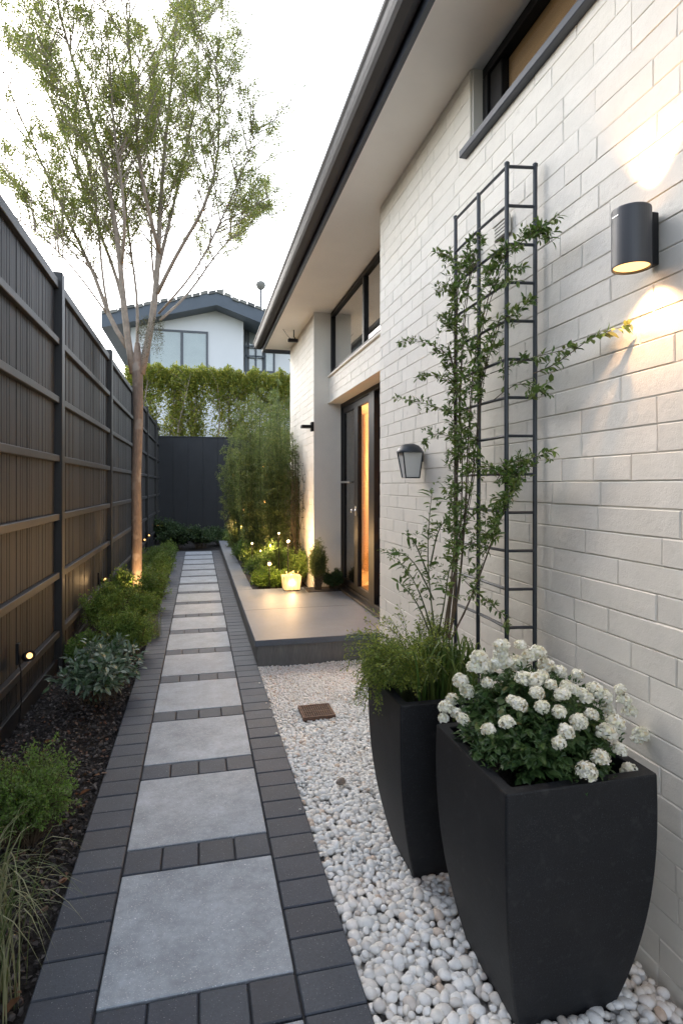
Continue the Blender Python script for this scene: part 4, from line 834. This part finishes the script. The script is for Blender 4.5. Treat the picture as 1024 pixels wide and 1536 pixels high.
# ------------------------------------------------------------------ planters
def planter(cx, cy, rt, rb, H, lab, rotz=0.0):
    o = thing('planter', (cx, cy, 0), lab, 'planter', 'tall curved charcoal planters'); o.rotation_euler = (0, 0, rotz)
    b = MB(); N_ = 22; rings = []
    def ring(hw, z, ch):
        pts = []
        for (sx_, sy_) in ((-1, -1), (1, -1), (1, 1), (-1, 1)):
            c = np.array([sx_ * (hw - ch), sy_ * (hw - ch)])
            a0 = {(-1, -1): 180, (1, -1): 270, (1, 1): 0, (-1, 1): 90}[(sx_, sy_)]
            for k in range(4): a = math.radians(a0 + 30 * k); pts.append((c[0] + ch * math.cos(a), c[1] + ch * math.sin(a), z))
        return pts
    for i in range(N_):
        t = i / (N_ - 1); f = 1 - (1 - t) ** 2.3; hw = rb + (rt - rb) * f + 0.006 * math.sin(math.pi * min(1, t * 1.0)) 
        rings.append(ring(hw, -0.04 + t * (H + 0.04 - 0.004), 0.007))
    rings.append(ring(rt - 0.002, H, 0.006)); rings.append(ring(rt - 0.034, H, 0.006)); rings.append(ring(rt - 0.037, H - 0.004, 0.005)); rings.append(ring(rt - 0.042, H - 0.16, 0.005))
    v = [p for r in rings for p in r]; k = 16
    b.raw(v, [(r * k + a, r * k + (a + 1) % k, (r + 1) * k + (a + 1) % k, (r + 1) * k + a) for r in range(len(rings) - 1) for a in range(k)])
    b.build('body', M['planter'], o); s = MB(); s.box(-rt + 0.041, rt - 0.041, -rt + 0.041, rt - 0.041, H - 0.12, H - 0.075); s.build('soil', M['soil'], o)
    return o
PH = 0.716
planter(*PL1, 0.247, 0.160, PH, 'near charcoal planter holding the white flowers', 0.0)
planter(*PL2, 0.222, 0.130, PH, 'charcoal planter behind, holding the climber and ferny plants', 0.0)

# flowers
fl = thing('flower_plant', (PL1[0], PL1[1], PH - 0.08), 'mound of white pompom flowers over dark green leaves in the near planter', 'flowering plant')
fo = MB(); st = MB()
Rm = 0.262
def dome_pt(ax, ay, up=0.0):   # hemisphere-like mound, a little higher to the back
    r2 = min(1, ax * ax + ay * ay); return np.array([ax * Rm, ay * Rm + 0.01, 0.075 + 0.245 * math.sqrt(max(0, 1 - r2 * 0.92)) + 0.035 * ay + up])
for k in range(430):
    a = rng.uniform(0, 6.28); r = math.sqrt(rng.uniform(0, 1.02)); e = dome_pt(r * math.cos(a), r * math.sin(a), rng.uniform(-0.10, -0.015)); e[0] *= 0.93; e[1] *= 0.86 if e[1] < 0 else 1.0; s0 = np.array([e[0] * 0.35, e[1] * 0.35, 0.0])
    c = curve(s0, e, (0, 0, 0.03), 6, 0.004)
    if k % 2 == 0: st.tube(c, np.linspace(0.003, 0.0015, 6), 4, cap=False)
    m_ = 11; t = rng.uniform(0.4, 1, m_); p, d = poly(c, t); rv = norm(rng.normal(0, 1, (m_, 3)) * (1, 1, 0.3) + np.array([e[0], e[1], 0]) * 5); leaves(fo, p, rv + (0, 0, -0.15), 0.040, 0.024, T_B)
for k in range(150):
    a = rng.uniform(0, 6.28); r = math.sqrt(rng.uniform(0, 1)); e = dome_pt(r * math.cos(a), r * math.sin(a), rng.uniform(-0.02, 0.03)); c = curve(e - (0, 0, .07), e, (0, 0, 0), 3); twig_leaves(fo, c, 14, 0.022, 0.007, 0.1, 0.9, 0.01)
fo.build('foliage', L['rosette'], fl); st.build('stem', M['gstem'], fl)
heads = []
for vrt in range(5):
    h = MB(); n = 210; d = norm(rng.normal(0, 1, (n, 3))); d[:, 2] = np.where(d[:, 2] < -0.55, -d[:, 2], d[:, 2]); rr = 0.0165 * rng.uniform(0.75, 1.08, (n, 1))
    tang = norm(np.cross(d, rng.normal(0, 1, (n, 3)))); leaves(h, d * rr * (1, 1, 0.85) - tang * 0.004, tang + d * 0.55, 0.0095, 0.0075, T_B, up=d + rng.normal(0, .3, (n, 3)))
    h.raw(I1[0] * 0.0125, None, I1[1]); heads.append(h)
hp = [(730, 1025), (768, 1052), (778, 1058), (760, 1085), (732, 1095), (700, 1037), (698, 1035), (683, 1070), (668, 1062), (694, 1080), (678, 1050), (720, 1000), (736, 1002), (748, 995), (757, 992), (712, 1001), (718, 988), (752, 970), (752, 981), (780, 968),
      (793, 985), (806, 980), (818, 999), (840, 1008), (786, 1020), (800, 1021), (813, 1016), (843, 1043), (838, 1068), (849, 1098), (838, 1115), (813, 1061), (866, 1012), (850, 1030), (860, 1035), (872, 1040), (880, 1048), (887, 1073), (905, 1045), (912, 1065), (922, 1085), (909, 1100), (930, 1035), (944, 1068), (928, 1125), (900, 1137), (961, 1103), (955, 1110), (879, 1158), (944, 1158), (935, 1050), (665, 1078), (690, 1022), (776, 995), (826, 1028), (892, 1036), (868, 1083), (805, 1040)]
hm = [h.build('flower_head', M['petal'], fl) for h in heads]; used = 0
cx, cy = PL1
for i, (px, py) in enumerate(hp):
    # drop the pixel's ray on the mound
    best = None
    for zc in np.arange(1.45, 2.3, 0.006):
        p = P(px, py, zc) - np.array([cx, cy, PH - 0.08]); ax, ay = p[0] / Rm, (p[1] - 0.01) / Rm
        if ax * ax + ay * ay < 1.15:
            s = dome_pt(ax, ay, 0.012)[2]
            if p[2] <= s: best = p; break
    if best is None: 
        zc = 1.95; best = P(px, py, zc) - np.array([cx, cy, PH - 0.08])
    o = hm[i] if i < 5 else hm[i % 5].copy()
    if i >= 5: COL.objects.link(o); o.parent = fl
    o.location = best; o.rotation_euler = (rng.uniform(-.4, .4), rng.uniform(-.4, .4), rng.uniform(0, 6.28)); s = rng.uniform(1.0, 1.6); o.scale = (s, s, s)

# planter 2 plants
zb = PH - 0.08
pp = thing('ferny_shrub', (PL2[0] - 0.06, PL2[1] + 0.02, zb), 'bushy lime green ferny plant spilling over the left rim of the rear planter', 'shrub')
fo = MB(); st = MB()
for k in range(620):
    a = rng.uniform(0, 6.28) if k % 3 else rng.uniform(2.3, 4.2); r = 0.17 * math.sqrt(rng.uniform()) + (0.05 if math.cos(a) < 0 else 0); zz = 0.06 + 0.17 * math.sqrt(max(0, 1 - (r / .24) ** 2)) * rng.uniform(0.6, 1.1)
    e = np.array([r * math.cos(a) - 0.02, r * math.sin(a) * 1.05 + 0.04, zz]); c = curve(np.array([e[0] * .3, e[1] * .3, 0]), e, (0, 0, 0.05), 6, 0.004)
    if k % 3 == 0: st.tube(c, np.linspace(0.002, 0.001, 6), 3, cap=False)
    twig_leaves(fo, c, 30, 0.0135, 0.006, 0.35, 0.9, 0.014)
for k in range(26):
    a = rng.uniform(2.5, 3.9); e = np.array([math.cos(a) * rng.uniform(0.2, 0.27), math.sin(a) * 0.2 + 0.05, rng.uniform(-0.05, 0.1)]); c = curve(np.array([-0.08, 0.02, 0.08]), e, (-0.02, 0, 0.09), 8, 0.004); st.tube(c, 0.001, 3, cap=False); twig_leaves(fo, c, 80, 0.0125, 0.006, 0.3, 0.9, 0.014)
for k in range(150):
    a = rng.uniform(0, 6.28); rr_ = rng.uniform(0.2, 0.33) if math.cos(a) < 0.3 else rng.uniform(0.1, 0.2); e = np.array([math.cos(a) * rr_ - 0.02, math.sin(a) * rr_ * .9 + .03, rng.uniform(0.10, 0.36)])
    c = curve(np.array([rng.normal(0, .03), rng.normal(0, .03), 0.05]), e, (0, 0, 0.07), 8, 0.004); st.tube(c, 0.0011, 3, cap=False); twig_leaves(fo, c, 44, 0.015, 0.0062, 0.35, 0.9, 0.013)
fo.build('foliage', L['lime'], pp); st.build('stem', M['gstem'], pp)
gp = thing('strappy_grass', (PL2[0] + 0.03, PL2[1] - 0.09, zb), 'strappy green grass leaves arching at the front of the rear planter', 'grass')
mb = MB(); blades(mb, (0, -0.01, 0), 120, 0.27, 0.62, 0.0055, 0.05, 0.7, 8); blades(mb, (0.07, 0.08, 0), 80, 0.26, 0.6, 0.0055, 0.05, 0.7, 8); mb.build('blade', L['vine'], gp)
shrub('shrub', 'dark leafy filler at the wall side of the rear planter', (PL2[0] + 0.09, PL2[1] + 0.08, zb), 0.13, 0.20, 130, 18, 0.024, 0.011, L['fine'])
# broad-leaved young shrub at the left of the planter
ys_ = thing('young_shrub', (*PL2, zb), 'upright leafy young shrub with pointed leaves left of the trellis', 'shrub'); org = np.array([*PL2, zb])
fo = MB(); st = MB()
def w2(px, py, X): return PX(px, py, X) - org
for pts, tn in [([(655, 965, .98), (645, 900, .98), (640, 830, .97), (643, 780, .97), (648, 735, .97)], 26), ([(652, 965, .98), (635, 900, .94), (615, 860, .92), (600, 845, .91)], 13), ([(650, 965, .98), (628, 905, .95), (606, 880, .93), (596, 872, .92)], 11), ([(655, 960, 1), (668, 900, 1.02), (672, 850, 1.04), (690, 820, 1.05)], 16), ([(650, 900, .98), (625, 845, .94), (600, 825, .92), (580, 832, .9)], 13), ([(645, 850, .97), (655, 800, 1), (668, 778, 1.02)], 11), ([(645, 870, .97), (622, 812, .93), (606, 800, .92)], 9)]:
    c = smoothpl([w2(*p) for p in pts], 9); st.tube(c, np.linspace(0.004, 0.0014, 9), 5, cap=False)
    t = np.linspace(0.3, 1, tn); p, d = poly(c, t); rv = rng.normal(0, 1, (tn, 3)) * (1, 1, 0.35); rv = norm(rv - (rv * d).sum(1)[:, None] * d * .6); leaves(fo, p, rv + d * .35 + (0, 0, -.12), 0.058, 0.019, T_B)
    for k in range(tn // 2):
        tt_ = np.array([rng.uniform(.3, 1)]); p0, _ = poly(c, tt_); twig_leaves(fo, curve(p0[0], p0[0] + rng.normal(0, .035, 3), (0, 0, .01), 3), 8, 0.022, 0.008, 0, .9, 0)
fo.build('foliage', L['vine'], ys_); st.build('stem', M['gstem'], ys_)
# climber on the trellis
cb = thing('climber', (*PL2, zb), 'leafy climbing shrub trained up the iron trellis', 'climber'); fo = MB(); st = MB(); yl = MB()
stems = [[(668, 960, 1.05), (676, 880, 1.15), (684, 780, 1.25), (688, 650, 1.28), (692, 540, 1.28), (700, 440, 1.28), (712, 380, 1.28)],
         [(672, 960, 1.06), (690, 880, 1.18), (698, 760, 1.26), (703, 620, 1.28), (712, 520, 1.28), (735, 430, 1.28), (760, 375, 1.28)],
         [(664, 960, 1.04), (672, 900, 1.10), (690, 820, 1.2), (694, 700, 1.27), (690, 600, 1.28), (672, 520, 1.27)],
         [(676, 960, 1.08), (710, 890, 1.2), (745, 790, 1.27), (765, 740, 1.28), (782, 705, 1.30)],
         [(670, 960, 1.05), (680, 860, 1.16), (706, 740, 1.26), (716, 640, 1.28), (722, 560, 1.28), (748, 480, 1.28)],
         [(674, 960, 1.05), (686, 840, 1.18), (682, 700, 1.27), (680, 560, 1.28), (684, 470, 1.28), (690, 400, 1.28)]]
for s in stems:
    c = smoothpl([w2(*p) for p in s], 16); st.tube(c, np.linspace(0.0042, 0.0018, 16), 6)
    st.tube(c + rng.normal(0, 0.006, c.shape).cumsum(0) * .3, 0.002, 4, cap=False)
    for k in range(78):
        t = np.array([rng.uniform(0.22, 1)]); p0, d0 = poly(c, t); e = p0[0] + np.array([rng.uniform(-0.075, 0.02), rng.uniform(-0.13, 0.13), rng.uniform(-0.02, 0.07)]) * rng.uniform(.5, 1.1)
        cc = curve(p0[0], e, (0, 0, 0.01), 4); st.tube(cc, 0.001, 3, cap=False); twig_leaves(fo, cc, 9 if t[0] > .45 else 5, 0.032, 0.0135, 0.1, 0.9, 0.006, T_B)
shoots = [([(688, 545, 1.28), (665, 525, 1.24), (640, 512, 1.2), (612, 508, 1.17), (594, 515, 1.15)], 46), ([(690, 625, 1.28), (660, 612, 1.22), (625, 600, 1.17), (590, 597, 1.14)], 46), ([(686, 580, 1.28), (660, 565, 1.24), (640, 560, 1.2), (622, 570, 1.19)], 34),
          ([(690, 450, 1.28), (672, 430, 1.26), (655, 440, 1.24)], 28), ([(690, 400, 1.28), (672, 380, 1.26), (652, 378, 1.24)], 30), ([(700, 380, 1.28), (705, 355, 1.28), (722, 360, 1.28)], 26), ([(686, 660, 1.28), (655, 645, 1.24), (632, 660, 1.2), (640, 672, 1.2)], 30),
          ([(760, 380, 1.28), (785, 360, 1.29), (805, 345, 1.31), (838, 322, 1.34)], 44), ([(760, 375, 1.28), (785, 350, 1.30), (815, 340, 1.32), (828, 362, 1.33)], 40), ([(748, 480, 1.28), (775, 470, 1.29), (795, 450, 1.31)], 34), ([(720, 400, 1.28), (740, 405, 1.26), (785, 400, 1.27)], 40), ([(722, 430, 1.28), (750, 425, 1.26), (780, 420, 1.27)], 34),
          ([(745, 720, 1.27), (760, 690, 1.27), (790, 692, 1.29), (830, 675, 1.33)], 46), ([(765, 730, 1.28), (740, 700, 1.27), (715, 705, 1.26)], 40), ([(765, 730, 1.28), (765, 700, 1.28), (800, 700, 1.3)], 40), ([(700, 780, 1.25), (720, 765, 1.26), (745, 758, 1.27)], 20), ([(694, 820, 1.2), (715, 812, 1.24), (740, 800, 1.27)], 22), ([(695, 870, 1.18), (725, 900, 1.24), (750, 915, 1.26), (765, 945, 1.27)], 24),
          ([(735, 560, 1.28), (765, 550, 1.30), (790, 535, 1.33), (830, 530, 1.36), (860, 520, 1.38)], 34), ([(740, 600, 1.28), (775, 570, 1.3), (800, 580, 1.33), (815, 590, 1.35)], 18), ([(700, 545, 1.28), (725, 530, 1.27), (750, 520, 1.27)], 40), ([(680, 500, 1.28), (672, 480, 1.26), (655, 470, 1.25)], 24)]
for pts, n in shoots:
    c = smoothpl([w2(*p) for p in pts], 8); st.tube(c, np.linspace(0.0022, 0.0009, 8), 4, cap=False)
    twig_leaves(fo, c, int(n * 1.15), 0.036, 0.0155, 0.1, 0.9, 0.004, T_B)
    for k in range(7):
        t = np.array([rng.uniform(.2, 1)]); p0, _ = poly(c, t); cc = curve(p0[0], p0[0] + rng.normal(0, .026, 3), (0, 0, .006), 3); st.tube(cc, 0.0007, 3, cap=False); twig_leaves(fo, cc, 9, 0.024, 0.010, .1, .9, .003, T_B)
c = smoothpl([w2(*p) for p in [(800, 560, 1.33), (840, 545, 1.37), (870, 515, 1.39), (905, 498, 1.40), (944, 487, 1.40)]], 10); st.tube(c, np.linspace(0.0024, 0.001, 10), 5, cap=False)
twig_leaves(fo, c[:7], 34, 0.042, 0.022, 0.05, 0.8, 0, T_B); twig_leaves(yl, c[6:], 24, 0.042, 0.02, 0.0, 0.7, 0, T_B)
twig_leaves(fo, smoothpl([w2(*p) for p in [(795, 600, 1.32), (810, 585, 1.33), (826, 572, 1.34)]], 4), 12, 0.042, 0.026, 0.0, 0.8, 0, T_B)
fo.build('foliage', L['vine'], cb); st.build('stem', M['twig'], cb); yl.build('young_foliage', L['yellow'], cb)
